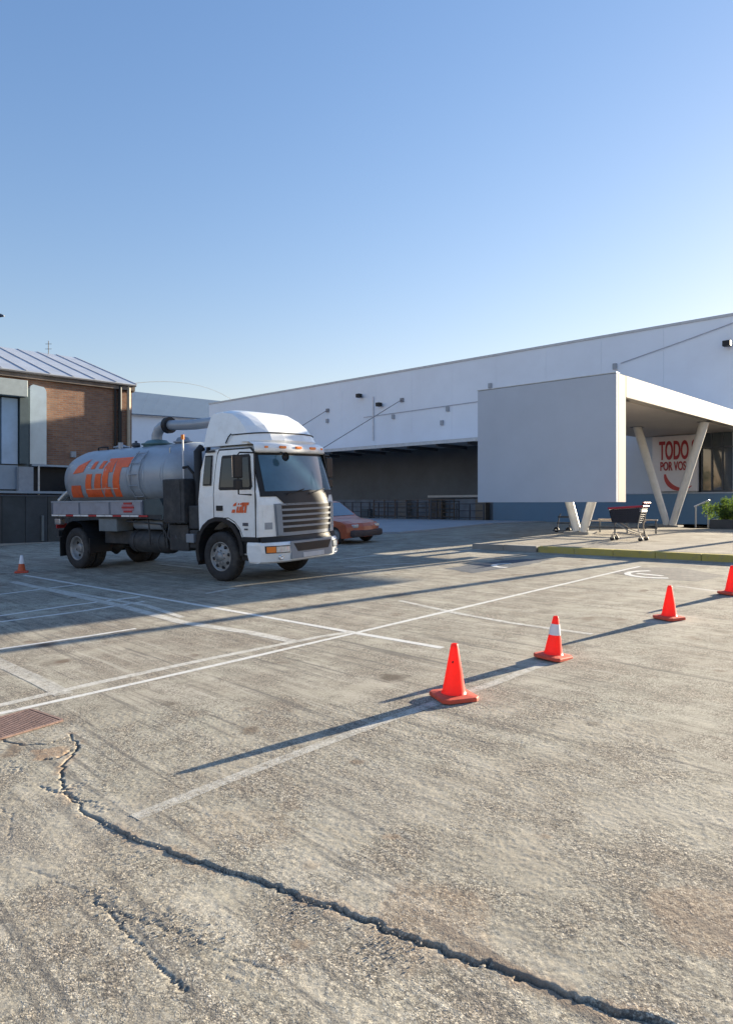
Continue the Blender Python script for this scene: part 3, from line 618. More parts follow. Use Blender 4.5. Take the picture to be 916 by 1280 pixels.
# ------------------------------------------------------------------ planter and hedge
pt = empty('planter', PQ(-7.45, 27.6, .93), ANG, 'dark concrete planter box in front of the shop glazing', 'planter')
for a in ((-1.0, 3.2, -.5, -.4), (-1.0, 3.2, .4, .5)): box(a[0], a[1], a[2], a[3], 0, .34, bv=.01).build('side_panel', mat('dark_planter', (.06, .065, .07), .8), pt)
for a in (-1.0, 3.1): box(a, a + .1, -.398, .398, 0, .34).build('end_panel', MC['dark_planter'], pt)
box(-.89, 3.09, -.398, .398, .1, .30).build('soil', BARK, pt)
def leaves(n, rad, cen, size, mats, name, parent, squash=(1, 1, 1), hollow=.45, seed=1, clumps=14):
    r = random.Random(seed); cl = []
    for _ in range(clumps):
        d = Vector((r.gauss(0, 1), r.gauss(0, 1), r.gauss(0, 1))).normalized() * r.uniform(.2, .85); cl.append((d, r.uniform(.25, .5)))
    out = []
    for mi, m in enumerate(mats):
        mb = MB()
        for k in range(n // len(mats)):
            c_, cr = r.choice(cl); d = Vector((r.gauss(0, 1), r.gauss(0, 1), r.gauss(0, 1))).normalized() * cr * r.uniform(hollow, 1)
            P = Vector(((c_.x + d.x) * squash[0], (c_.y + d.y) * squash[1], (c_.z + d.z) * squash[2])) * rad + Vector(cen)
            if P.z < .3 and parent is pt: P.z = .3 + abs(P.z) * .2
            a = Vector((r.gauss(0, 1), r.gauss(0, 1), r.gauss(0, 1))).normalized(); b_ = a.orthogonal().normalized(); s_ = size * r.uniform(.6, 1.4)
            mb.add([P, P + a * s_ + b_ * s_ * .4, P + a * s_ * 1.8, P + a * s_ - b_ * s_ * .4], [(0, 1, 2, 3)])
        out.append(mb.build(name, m, parent))
    return out
hd = empty('hedge', PQ(-7.35, 27.6, 1.3), ANG, 'bright green leafy hedge growing in the dark planter', 'hedge')
for i in range(6):
    leaves(2200, .68, (-.85 + i * .72, 0, .20 + random.uniform(-.05, .14)), .05, [LEAF, LEAFD], 'foliage', hd, (1, .85, .95), seed=40 + i)
    MB().tube([(-.75 + i * .72, 0, -.05), (-.75 + i * .72 + .05, .04, .5)], [.03, .012], 6).build('stem', BARK, hd)
wp = empty('handrail', PQ(-9.1, 28.2, .93), ANG, 'white slanting handrail in front of the hedge', 'handrail')
MB().tube([(-.25, 0, .80), (.30, 0, 1.05)], .03, 8).build('rail', mat('white_rail', (.8, .8, .82), .4), wp); MB().tube([(-.2, 0, 0), (-.2, 0, .82)], .03, 8).build('post', STEEL, wp); MB().tube([(.25, 0, 0), (.25, 0, 1.02)], .03, 8).build('post', STEEL, wp)

# ------------------------------------------------------------------ shopping trolley
ct = empty('shopping_trolley', PQ(-8.0, 18.95, zs(18.95)), ANG + math.radians(6), 'grey plastic supermarket trolley with red handle standing on the sunny pavement', 'shopping trolley')
ct.scale = (1.06, 1.06, 1.0)
BASK = mat('trolley_dark_plastic', (.035, .04, .06), .5); TRED = mat('trolley_red_plastic', (.42, .02, .045), .4); TST = mat('trolley_frame', (.42, .37, .30), .4, metal=.5)
# basket tapers down; front (left) end leans in
def ring4(x0_, x1_, y_, z_): return [(x0_, -y_, z_), (x1_, -y_, z_), (x1_, y_, z_), (x0_, y_, z_)]
bk0, bk1 = ring4(-.36, .30, .19, .50), [(-.43, -.25, .89), (.42, -.27, .95), (.42, .27, .95), (-.43, .25, .89)]
mb = MB()
for i in range(4):
    a0, a1, b0, b1 = [Vector(v_) for v_ in (bk0[i], bk0[(i + 1) % 4], bk1[i], bk1[(i + 1) % 4])]
    nb = 18 if i % 2 == 0 else 12
    for k in range(nb + 1): mb.tube([a0.lerp(a1, k / nb), b0.lerp(b1, k / nb)], .0075, 5, cap=False)
    for k in range(9): mb.tube([a0.lerp(b0, k / 8), a1.lerp(b1, k / 8)], .0075, 5, cap=False)
for k in range(10):
    mb.tube([(-.36 + k * .073, -.19, .5), (-.36 + k * .073, .19, .5)], .007, 5, cap=False)
mb.build('basket', BASK, ct)['kind'] = 'stuff'
MB().grid([[Vector(v_) for v_ in ring4(-.34, .28, .17, .505)], [Vector(v_) * 1 for v_ in ((-.40, -.225, .86), (.36, -.24, .90), (.36, .24, .90), (-.40, .225, .86))]], smooth=False, close=True).build('basket_lining', BASK, ct)
mb = MB(); rim = [Vector(v_) for v_ in bk1]
for i in range(4): mb.tube([rim[i], rim[(i + 1) % 4]], .028, 8)
mb.build('rim', TRED, ct)
mb = MB().tube([(.45, -.29, 1.04), (.45, .29, 1.04)], .024, 10); mb.build('handle', TRED, ct)
for s_ in (-1, 1):
    MB().tube([(.41, s_ * .26, .95), (.45, s_ * .28, 1.04)], .018, 6).build('handle_bracket', BLACK, ct)
    MB().tube([(.40, s_ * .22, .93), (.30, s_ * .23, .40), (.36, s_ * .25, .14)], .014, 8).build('leg', TST, ct)
    MB().tube([(.36, s_ * .25, .17), (-.34, s_ * .18, .22), (-.36, s_ * .18, .13)], .014, 8).build('lower_rail', TST, ct)
    MB().tube([(-.28, s_ * .18, .50), (.02, s_ * .2, .30), (.30, s_ * .23, .20)], .012, 8).build('strut', TST, ct)
    for xx in (.37, -.36):
        c_ = MB().lathe([(-.014, .0), (-.014, .058), (.014, .058), (.014, .0)], (xx, s_ * (.25 if xx > 0 else .18), .06), (0, 1, 0), 16, False); c_.build('wheel', BLACK, ct)
        box(xx - .02, xx + .02, s_ * (.25 if xx > 0 else .18) - .022, s_ * (.25 if xx > 0 else .18) + .022, .07, .16).build('fork', TST, ct)
box(.34, .40, -.24, .24, .80, .90).build('child_seat_flap', mat('seat_flap_white', (.6, .6, .62), .5), ct)
for i in range(5): box(-.3 + i * .13, -.27 + i * .13, -.19, .19, .185, .20).build('tray_bar', TST, ct)
# low rack of rails behind the trolley
rk = empty('trolley_rack', PQ(-9.6, 20.9, zs(20.9)), ANG, 'low dark metal trolley rack lying on the pavement between the two V columns', 'rack')
for k, (yy, zz) in enumerate(((0, .42), (0, .22), (.9, .45), (.9, .2))): MB().tube([(-.6, yy, zz), (1.3, yy, zz)], .022, 8).build('rail', [mat('rack_pale', (.5, .42, .34), .5), DKSTEEL][k % 2], rk)
for xx in (-.55, .35, 1.25):
    for yy in (0, .9): MB().tube([(xx, yy, 0), (xx, yy, .44)], .025, 8).build('post', DKSTEEL, rk)
# small dark hand cart left of the near column
hc = empty('hand_cart', PQ(-11.15, 21.2, zs(21.2)), ANG, 'small dark folded hand cart leaning beside the left V column', 'cart')
for xx in (-.2, .22):
    MB().tube([(xx, 0, .06), (xx + .05, .05, .5), (xx + .08, .1, .62)], .018, 6).build('frame_tube', DKSTEEL, hc)
    MB().lathe([(-.02, .03), (-.02, .09), (.02, .09), (.02, .03)], (xx, -.03, .09), (0, 1, 0), 14, False, True).build('wheel', BLACK, hc)
box(-.22, .26, .02, .06, .28, .33).build('cross_bar', DKSTEEL, hc); box(-.2, .25, .05, .09, .48, .54).build('cross_bar', DKSTEEL, hc); box(-.26, .26, -.2, .05, .05, .08).build('foot_plate', DKSTEEL, hc)

# ------------------------------------------------------------------ traffic cones
def cone(name, pos, h, kind, label, rz, tilt=0):
    r = empty(name, pos, rz, label, 'traffic cone', 'traffic cones on the lot')
    r.rotation_euler = (SL * .8, tilt, rz)
    b_ = .335 * h / .46 / 2
    mb = MB(); pts = [(b_ - .04, -b_), (b_, -b_ + .04), (b_, b_ - .04), (b_ - .04, b_), (-b_ + .04, b_), (-b_, b_ - .04), (-b_, -b_ + .04), (-b_ + .04, -b_)]
    rows = [[(x_ * f, y_ * f, z_) for x_, y_ in pts] for f, z_ in ((1, .004), (1, .028), (.97, .036), (.6, .046))]
    mb.grid(rows, smooth=False, close=True); mb.add(rows[0], [tuple(range(8))[::-1]]); mb.add(rows[-1], [tuple(range(8))]); mb.build('base', CONEB, r)
    def R(z): return (.108 - (.108 - .030) * (z / h) ** .96) * h / .46
    prof = [(.040, R(.04) + .012), (.052, R(.05) + .004), (.07, R(.07)), (h * .5, R(h * .5)), (h - .012, R(h)), (h, R(h) - .006), (h, R(h) - .014), (h - .03, R(h) - .016)]
    MB().lathe(prof, (0, 0, 0), (0, 0, 1), 28).build('cone_body', CONEM if kind != 2 else mat('cone_orange_dull', (.55, .10, .03), .5), r)
    if kind == 1: MB().lathe([(h * .56, R(h * .56) + .003), (h * .82, R(h * .82) + .003)], (0, 0, 0), (0, 0, 1), 28).build('collar', CONEW, r)
    if kind == 2: MB().lathe([(h * .52, R(h * .52) + .004), (h * 1.0, R(h) + .004), (h * 1.005, .004)], (0, 0, 0), (0, 0, 1), 24).build('collar', CONEW, r)
    if kind == 1: r.rotation_euler = (SL * .8 + .03, .035, rz)
    if kind == 3: MB().tube([(-.045, -.055, h * .68), (-.04, -.058, h * .68 + .012)], .007, 6).build('scuff', BLACK, r)
    return r
for u, v, h_, k, lb, rz in ((567, 873, .46, 3, 'plain orange traffic cone nearest the camera', .35), (691, 823, .43, 1, 'orange traffic cone with a white reflective collar in the row', .75),
                            (836, 774, .43, 0, 'plain orange traffic cone second from the right edge', .5), (914, 743, .44, 0, 'orange traffic cone cut off by the right edge of the picture', .5),
                            (27, 716, .40, 2, 'small dull cone with white top in the shade at far left behind the truck', .4)):
    cone('traffic_cone', G(u, v) + Vector((0, 0, .004)), h_, k, lb, rz)

# ------------------------------------------------------------------ drain grate
c1, c2, c3, c4 = [G(u, v) for u, v in ((-45, 912), (48, 886), (68, 905), (-40, 936))]
dg_ = empty('drain_grate', (c1 + c2 + c3 + c4) / 4, 0, 'rusty red steel drain grate set in the concrete at the left edge', 'drain grate')
ox = (c1 + c2 + c3 + c4) / 4; ex = ((c2 - c1) + (c3 - c4)).normalized(); ey = Vector((-ex.y, ex.x, 0)); ey.z = SL * ey.dot(D2)
LX = ((c2 - c1).length + (c3 - c4).length) / 4; LY = ((c1 - c4).length + (c2 - c3).length) / 4
def gpt(x_, y_, z_): return ex * x_ + ey * y_ + Vector((0, 0, z_))
def gbox(x0_, x1_, y0_, y1_, z0_, z1_):
    vs = [gpt(x_, y_, z_) for x_ in (x0_, x1_) for y_ in (y0_, y1_) for z_ in (z0_, z1_)]
    return MB().add(vs, [(0, 1, 3, 2), (4, 6, 7, 5), (0, 4, 5, 1), (2, 3, 7, 6), (0, 2, 6, 4), (1, 5, 7, 3)])
gbox(-LX, LX, -LY, LY, .003, .0055).build('pit', BLACK, dg_)
for s_ in (-1, 1):
    gbox(-LX, LX, s_ * LY - .012, s_ * LY + .012, .004, .017).build('frame', RUST, dg_); gbox(s_ * LX - .012, s_ * LX + .012, -LY + .012, LY - .012, .004, .017).build('frame', RUST, dg_)
n = 26
for i in range(n):
    x_ = -LX + .02 + (2 * LX - .04) * (i + .5) / n; w_ = (2 * LX) / n * .31
    gbox(x_ - w_, x_ + w_, -LY + .012, LY - .012, .0055, .015).build('bar', RUST, dg_)

# ------------------------------------------------------------------ tanker truck (x forward, y to the far side, z up)
fwp, rwp = G(275, 727), G(95, 711)
fx = (fwp - rwp).normalized(); nz = Vector((-SL * D2.x, -SL * D2.y, 1)).normalized(); fy = nz.cross(fx).normalized(); nz = fx.cross(fy)
tk = empty('vacuum_tanker_truck', fwp, 0, 'white cab tanker truck with grey tank and orange lettering parked in the shade', 'truck')
tk.rotation_euler = Matrix((fx, fy, nz)).transposed().to_euler()
WD = 2.22; WB = 5.08
def xf(z):                    # cab front line at the middle
    pr = [(.40, 1.36), (.78, 1.40), (.86, 1.36), (1.5, 1.37), (1.74, 1.32), (2.48, 1.08), (2.60, 1.02), (2.68, .9)]
    for (z0, x0_), (z1, x1_) in zip(pr[:-1], pr[1:]):
        if z <= z1: return x0_ + (x1_ - x0_) * max(0, (z - z0)) / (z1 - z0)
    return pr[-1][1]
def cc(y, e=3.4, a=.26): s_ = abs(2 * y / WD - 1); return a * s_ ** e
def fr(y, z, off=0.0): return (xf(z) - cc(y) + off, y, z)
def side_in(z): return .0 if z < 1.7 else .10 * ((z - 1.7) / .95) ** 1.3     # tumblehome
def cabdef(x, y, z):
    t_ = 2 * y / WD - 1; yy = y + (side_in(z)) * (-t_)
    if x > .7: x -= cc(y) * min(1, (x - .7) / .3)
    if z > 2.5: z -= .09 * abs(t_) ** 6
    return (x, yy, z)
prof = [(-.57, .98), (-.57, 1.6), (-.52, 2.2), (-.45, 2.60), (-.40, 2.67), (0, 2.70), (.6, 2.70), (.9, 2.68)] + [(xf(z), z) for z in (2.62, 2.48, 2.2, 1.95, 1.74, 1.6, 1.5, 1.2, .9)]
prof += [(.9, .86), (.66, .86), (.60, 1.02), (.48, 1.14), (.3, 1.22), (.05, 1.25), (-.2, 1.22), (-.38, 1.13), (-.5, 1.0)]
st = [0, .02, .06, .14, .3, .6, .9, 1.11, 1.32, 1.62, 1.92, 2.08, 2.16, 2.2, 2.22]
loft_y(prof, st, cabdef).build('cab_body', CABW, tk)
def ontoside(pts, off, name, m, parent=tk, thick=.012, far=False):
    """polygon of (x,z) laid on the near cab side, with thickness"""
    s_ = -1 if not far else 1
    def Y(z, o_): b_ = side_in(z); return (b_ - o_) if not far else (WD - b_ + o_)
    bm = bmesh.new(); f0 = bm.faces.new([bm.verts.new((x, z, 0)) for x, z in pts]); bmesh.ops.triangulate(bm, faces=[f0])
    for _ in range(1 if len(pts) < 9 and pts[0][0] > .3 else 2): bmesh.ops.subdivide_edges(bm, edges=[e for e in bm.edges if e.calc_length() > .25], cuts=1); bmesh.ops.triangulate(bm, faces=bm.faces[:])
    bm.verts.index_update(); m_ = MB(); V_ = [v.co.copy() for v in bm.verts]; m_.add([(v.x, Y(v.y, off), v.y) for v in V_], [[v.index for v in f.verts] for f in bm.faces])
    be = [(e.verts[0].index, e.verts[1].index) for e in bm.edges if len(e.link_faces) == 1]; n_ = len(V_); bm.free()
    m_.add([(v.x, Y(v.y, off), v.y) for v in V_] + [(v.x, Y(v.y, off - thick), v.y) for v in V_], [(a, b_, n_ + b_, n_ + a) for a, b_ in be])
    return m_.build(name, m, parent)
for far in (False, True):
    dr = ontoside([(-.10, 1.24), (-.10, 1.72), (-.08, 2.15), (-.04, 2.50), (.0, 2.58), (.85, 2.58), (.95, 2.50), (1.02, 1.9), (1.03, 1.70), (1.02, .90), (.70, .90), (.62, 1.06), (.48, 1.19), (.3, 1.27)], .008, 'door', CABW, far=far)
    # seam under door edge
    ontoside([(-.125, 1.22), (-.125, 1.72), (-.10, 2.15), (-.06, 2.54), (-.02, 2.61), (.88, 2.61), (.98, 2.52), (1.045, 1.9), (1.055, 1.70), (1.045, .885), (.69, .885), (.60, 1.05), (.47, 1.17), (.3, 1.25)], .003, 'door_seam', BLACK, far=far)
    ontoside([(.04, 1.83), (.08, 2.44), (.11, 2.48), (.84, 2.48), (.88, 2.44), (.97, 1.86), (.93, 1.80), (.08, 1.80)], .012, 'window_seal', BLACK, far=far)
    wn = ontoside([(.08, 1.86), (.12, 2.42), (.82, 2.42), (.91, 1.88), (.88, 1.85)], .016, 'window', GLASS, far=far)
    ontoside([(-.44, 1.90), (-.41, 2.50), (-.20, 2.50), (-.20, 1.90)], .006, 'window_seal', BLACK, far=far)
    ontoside([(-.42, 1.93), (-.39, 2.47), (-.225, 2.47), (-.225, 1.93)], .010, 'quarter_window', GLASS, far=far)
    ontoside([(-.02, 1.40), (-.02, 1.50), (.15, 1.50), (.15, 1.40)], .03, 'door_handle', BLACK, far=far, thick=.03)
    ontoside([(.70, 1.11), (.70, 1.17), (.84, 1.17), (.84, 1.11)], .018, 'badge', mat('badge_dark', (.06, .07, .10), .4), far=far)
    ontoside([(.74, 1.03), (.74, 1.06), (.83, 1.06), (.83, 1.03)], .018, 'badge', MC['badge_dark'], far=far)
    ontoside([(-.40, 2.56), (-.40, 2.60), (-.14, 2.60), (-.14, 2.56)], .02, 'air_vent', BLACK, far=far, thick=.02)
# logo: small slanted stencil letters
LOGO = [[(0, .05), (.07, .34), (.24, .34), (.20, .05)], [(.10, .62), (.16, .82), (.33, .97), (.28, .66)],
        [(.28, .05), (.35, .60), (.45, .60), (.41, .24), (.46, .24), (.51, .60), (.61, .60), (.56, .05)], [(.40, .72), (.43, .90), (.49, .90), (.47, .72)], [(.54, .72), (.57, .90), (.64, .90), (.61, .72)],
        [(.58, .05), (.66, .95), (.76, .95), (.70, .28), (.74, .28), (.72, .05)], [(.68, .78), (.70, .95), (.80, .95), (.79, .62), (.74, .62), (.75, .78)],
        [(.76, .05), (.82, .72), (.80, .95), (1.06, .95), (1.03, .72), (.93, .72), (.87, .05)]]
for far in (False,):
    for g in LOGO: ontoside([(.40 + x * .46, 1.35 + y * .22) for x, y in g], .020, 'logo_mark', ORANGE, thick=.004)
# wheel arch flare, step box
for far in (False, True):
    s_ = lambda y: y if not far else WD - y
    arc = []
    for k in range(13):
        a = math.radians(200 - k * 17.5 * .98); arc.append(a)
    inner = [(.02 + .60 * math.cos(a), .60 + .60 * math.sin(a)) for a in arc]; outer = [(.02 + .69 * math.cos(a), .60 + .68 * math.sin(a)) for a in arc]
    mb = MB(); mb.grid([[(x, s_(-.03), z) for x, z in inner], [(x, s_(-.03), z) for x, z in outer], [(x, s_(.25), z) for x, z in outer], [(x, s_(.25), z) for x, z in inner], [(x, s_(-.03), z) for x, z in inner]], smooth=False)
    mb.build('wheel_arch', BLACK, tk)
    y0_, y1_ = (-.02, .45) if not far else (WD - .45, WD + .02)
    box(.62, 1.06, y0_ + .03, y1_ - .03, .44, .80, bv=.02).build('step', BLACK, tk); box(.60, 1.10, y0_, y1_, .805, .895, bv=.015).build('step', BLACK, tk, )
    box(.66, 1.0, y0_ + .02, y1_ - .02, .55, .58).build('step_tread', STEEL, tk)
    box(-.66, -.62, y0_ + .03, y1_, .30, .98, bv=.01).build('mudflap', BLACK, tk)
# front: screen, frame, wiper panel, grille, bumper, lamps
def frontpatch(yz, off, name, m, parent=tk, ny=16, nz_=8, thick=.02):
    """yz: function s,t in 0..1 -> (y,z)"""
    rows = [[fr(*yz(i / ny, j / nz_), off) for i in range(ny + 1)] for j in range(nz_ + 1)]
    mb = MB(); mb.grid(rows); rb = [[fr(*yz(i / ny, j / nz_), off - thick) for i in range(ny + 1)] for j in (0, nz_)]
    mb.grid([rows[0], rb[0]], False); mb.grid([rows[-1], rb[1]], False)
    mb.grid([[r[0] for r in rows], [fr(*yz(0, j / nz_), off - thick) for j in range(nz_ + 1)]], False); mb.grid([[r[-1] for r in rows], [fr(*yz(1, j / nz_), off - thick) for j in range(nz_ + 1)]], False)
    return mb.build(name, m, parent)
def trap(yb0, yb1, yt0, yt1, z0, z1, sag=0):
    def f(s_, t_):
        y = (yb0 + (yb1 - yb0) * s_) * (1 - t_) + (yt0 + (yt1 - yt0) * s_) * t_
        z = z0 + (z1 - z0) * t_ - sag * (1 - (2 * s_ - 1) ** 2) * (1 - t_); return (y, z)
    return f
frontpatch(trap(.05, WD - .05, .10, WD - .10, 1.66, 2.50), .012, 'windscreen_seal', BLACK)
frontpatch(trap(.14, WD - .14, .18, WD - .18, 1.76, 2.455), .020, 'windscreen', SCREEN)
frontpatch(trap(.50, WD - .50, .30, WD - .30, 1.50, 1.70), .022, 'wiper_cowl', BLACK)
for y0_, y1_ in ((.55, 1.05), (1.15, 1.7)):
    MB().tube([fr(y0_, 1.69, .05), fr(y1_, 1.79, .04)], .010, 6).build('wiper', BLACK, tk); 
MB().tube([fr(.52, 1.72, .045), fr(1.25, 1.77, .04)], .006, 6).build('wiper', BLACK, tk)
frontpatch(trap(.30, WD - .30, .26, WD - .26, .90, 1.52), .024, 'grille_surround', SILVER, thick=.04)
frontpatch(trap(.40, WD - .40, .36, WD - .36, .97, 1.485), .028, 'grille_opening', BLACK)
for k in range(4):
    z0 = 1.055 + k * .108
    frontpatch(trap(.40, WD - .40, .38, WD - .38, z0, z0 + .040), .048, 'grille_bar', SILVER, nz_=2, thick=.02)
frontpatch(trap(.31, .41, .27, .37, .92, 1.5), .055, 'grille_side', SILVER, ny=4); frontpatch(trap(WD - .41, WD - .31, WD - .37, WD - .27, .92, 1.5), .055, 'grille_side', SILVER, ny=4)
frontpatch(trap(.02, WD - .02, .02, WD - .02, .80, .89), .03, 'belt_strip', BLACK, nz_=2, thick=.05)
# corner deflectors
for a_, b_ in ((.07, .25), (WD - .25, WD - .07)):
    frontpatch(trap(a_, b_, a_, b_, 1.0, 1.42), .012, 'corner_deflector', CABW, ny=5, thick=.03)
    frontpatch(trap(a_ + .02, b_ - .03, a_ + .02, b_ - .03, 1.04, 1.17), .016, 'air_vent', mat('vent_grey', (.3, .32, .35), .5), ny=4, thick=.01)
# bumper wraps the corners
rows = []
for z_, o_ in ((.40, -.02), (.43, .05), (.60, .085), (.74, .075), (.79, .03), (.80, -.02)):
    pts_ = [(x_, -.015 - (o_ * .3), z_) for x_ in (.82 if z_ > .5 else .86, 1.0)]
    for i in range(25):
        y = WD * i / 24; X_ = 1.40 - .30 * abs(2 * y / WD - 1) ** 4.2 + o_; pts_.append((X_, y + (-.02 if i == 0 else .02 if i == 24 else 0), z_ + (.0)))
    pts_ += [(x_, WD + .015 + o_ * .3, z_) for x_ in (1.0, .82 if z_ > .5 else .86)]
    rows.append(pts_)
mb = MB(); mb.grid(rows, smooth=False); mb.build('bumper', CABW, tk)
def bf(y, z, off): return (1.40 - .30 * abs(2 * y / WD - 1) ** 4.2 + .075 + off, y, z)
def bumppatch(y0_, y1_, z0, z1, off, name, m, ny=10, thick=.03, y2=None, y3=None):
    y2 = y0_ if y2 is None else y2; y3 = y1_ if y3 is None else y3
    rows = [[bf((y0_ + (y1_ - y0_) * i / ny) * (1 - j / 3) + (y2 + (y3 - y2) * i / ny) * j / 3, z0 + (z1 - z0) * j / 3, off) for i in range(ny + 1)] for j in range(4)]
    mb = MB(); mb.grid(rows); mb.grid([rows[0], [(a - thick, b_, c_) for a, b_, c_ in rows[0]]], False); mb.grid([rows[-1], [(a - thick, b_, c_) for a, b_, c_ in rows[-1]]], False)
    mb.grid([[r[0] for r in rows], [(r[0][0] - thick, r[0][1], r[0][2]) for r in rows]], False); mb.grid([[r[-1] for r in rows], [(r[-1][0] - thick, r[-1][1], r[-1][2]) for r in rows]], False)
    return mb.build(name, m, tk)
bumppatch(.50, WD - .50, .46, .795, .022, 'bumper_centre', SILVER)
bumppatch(.66, WD - .66, .60, .755, .032, 'bumper_intake', BLACK, y2=.56, y3=WD - .56)
bumppatch(.80, WD - .80, .47, .56, .034, 'number_plate_mount', mat('plate_pale', (.5, .52, .55), .5))
for sgn in (0, 1):
    Yv = (lambda y: y) if sgn == 0 else (lambda y: WD - y)
    for y0_, y1_, nm, m_ in ((.20, .46, 'headlight', LENS), (.055, .19, 'indicator_lamp', AMBER)):
        a_, b_ = sorted((Yv(y0_), Yv(y1_))); bumppatch(a_, b_, .605, .715, .024, nm, m_, ny=6)
    a_, b_ = sorted((Yv(.035), Yv(.475))); bumppatch(a_, b_, .59, .73, .016, 'lamp_bezel', BLACK, ny=8, thick=.02)
    yy = Yv(.30); X_ = bf(yy, .5, 0)[0]
    MB().lathe([(0, .0), (.022, .03), (.022, .05), (-.02, .055)], (X_ - .01, yy, .51), (1, 0, 0), 16).build('fog_lamp', LENS, tk)
    box(.86, .99, -.030 if sgn == 0 else WD + .012, -.012 if sgn == 0 else WD + .03, .62, .70, bv=.006).build('indicator_lamp', AMBER, tk)
# sun visor and roof lamps
def xr(y): return 1.12 - cc(y)
rows = [[(xr(y) + dx, y, z) for y in np.linspace(.08, WD - .08, 15)] for dx, z in ((-.12, 2.52), (.03, 2.505), (.06, 2.545), (.03, 2.66), (-.10, 2.72), (-.35, 2.735))]
MB().grid(rows).build('sun_visor', CABW, tk)
for y in (.66, 1.10, 1.54):
    box(xr(y) + .035, xr(y) + .08, y - .085, y + .085, 2.585, 2.635, bv=.015).build('marker_lamp', AMBER, tk)
for y in (.30, WD - .30):
    box(xr(y) + .03, xr(y) + .06, y - .04, y + .04, 2.59, 2.63, bv=.01).build('marker_lamp', AMBER, tk)
# roof fairing
fp = [(-.46, 2.68), (-.42, 3.05), (-.34, 3.36), (-.26, 3.41), (.0, 3.42), (.3, 3.37), (.6, 3.23), (.85, 3.06), (1.02, 2.89), (1.10, 2.75), (1.04, 2.68)]
def fdef(x, y, z):
    t_ = (y - WD / 2) / (WD / 2 - .12); k = max(0, (z - 2.68) / .74)
    yy = WD / 2 + (y - WD / 2) * (1 - .13 * k)
    if x > .2: x = .2 + (x - .2) * (1 - .30 * abs(t_) ** 3)
    z2 = z - .07 * k * abs(t_) ** 5
    return (x - .05 * abs(t_) ** 4, yy, z2)
fst = [.12, .14, .2, .32, .5, .8, 1.11, 1.42, 1.72, 1.9, 2.02, 2.08, 2.10]
loft_y(fp, fst, fdef).build('roof_fairing', CABW, tk)
def fsk(x, y, o=.012): a_ = fdef(x, y, 2.90); return (a_[0] + o, a_[1], a_[2])
MB().tube([(.16, .105, 2.72), (.24, .112, 2.84), (.30, .122, 2.895)] + [fdef(x, .118, 2.90) for x in (.4, .6, .8, .93)] + [fsk(1.01, y) for y in (.122, .14, .2, .32, .5, .8, 1.11, 1.42, 1.72, 1.9, 2.02, 2.08)], .013, 6).build('fairing_seam', BLACK, tk)
# mirrors
for far in (False, True):
    s_ = (lambda y: y) if not far else (lambda y: WD - y)
    mr = box(.80, .86, *sorted((s_(-.34), s_(-.12))), 2.02, 2.46, bv=.03).build('mirror', BLACK, tk)
    box(.80, .86, *sorted((s_(-.33), s_(-.13))), 1.80, 2.00, bv=.03).build('lower_mirror', BLACK, mr)
    MB().tube([(.95, s_(.08), 2.50), (.86, s_(-.20), 2.50), (.84, s_(-.23), 2.45), (.84, s_(-.23), 1.72), (.95, s_(.0), 1.70)], .016, 8).build('mirror_arm', BLACK, mr)
    box(.79, .80, *sorted((s_(-.33), s_(-.13))), 2.04, 2.44).build('mirror_glass', LENS, mr)
MB().tube([fr(.62, 2.52, .06), fr(.60, 2.50, .16), fr(.60, 2.44, .2)], .012, 6).build('mirror_arm', BLACK, tk)
MB().lathe([(-.04, 0), (-.03, .07), (.0, .09), (.02, .085)], fr(.60, 2.42, .2), (1, 0, 0), 14).build('mirror', BLACK, tk)
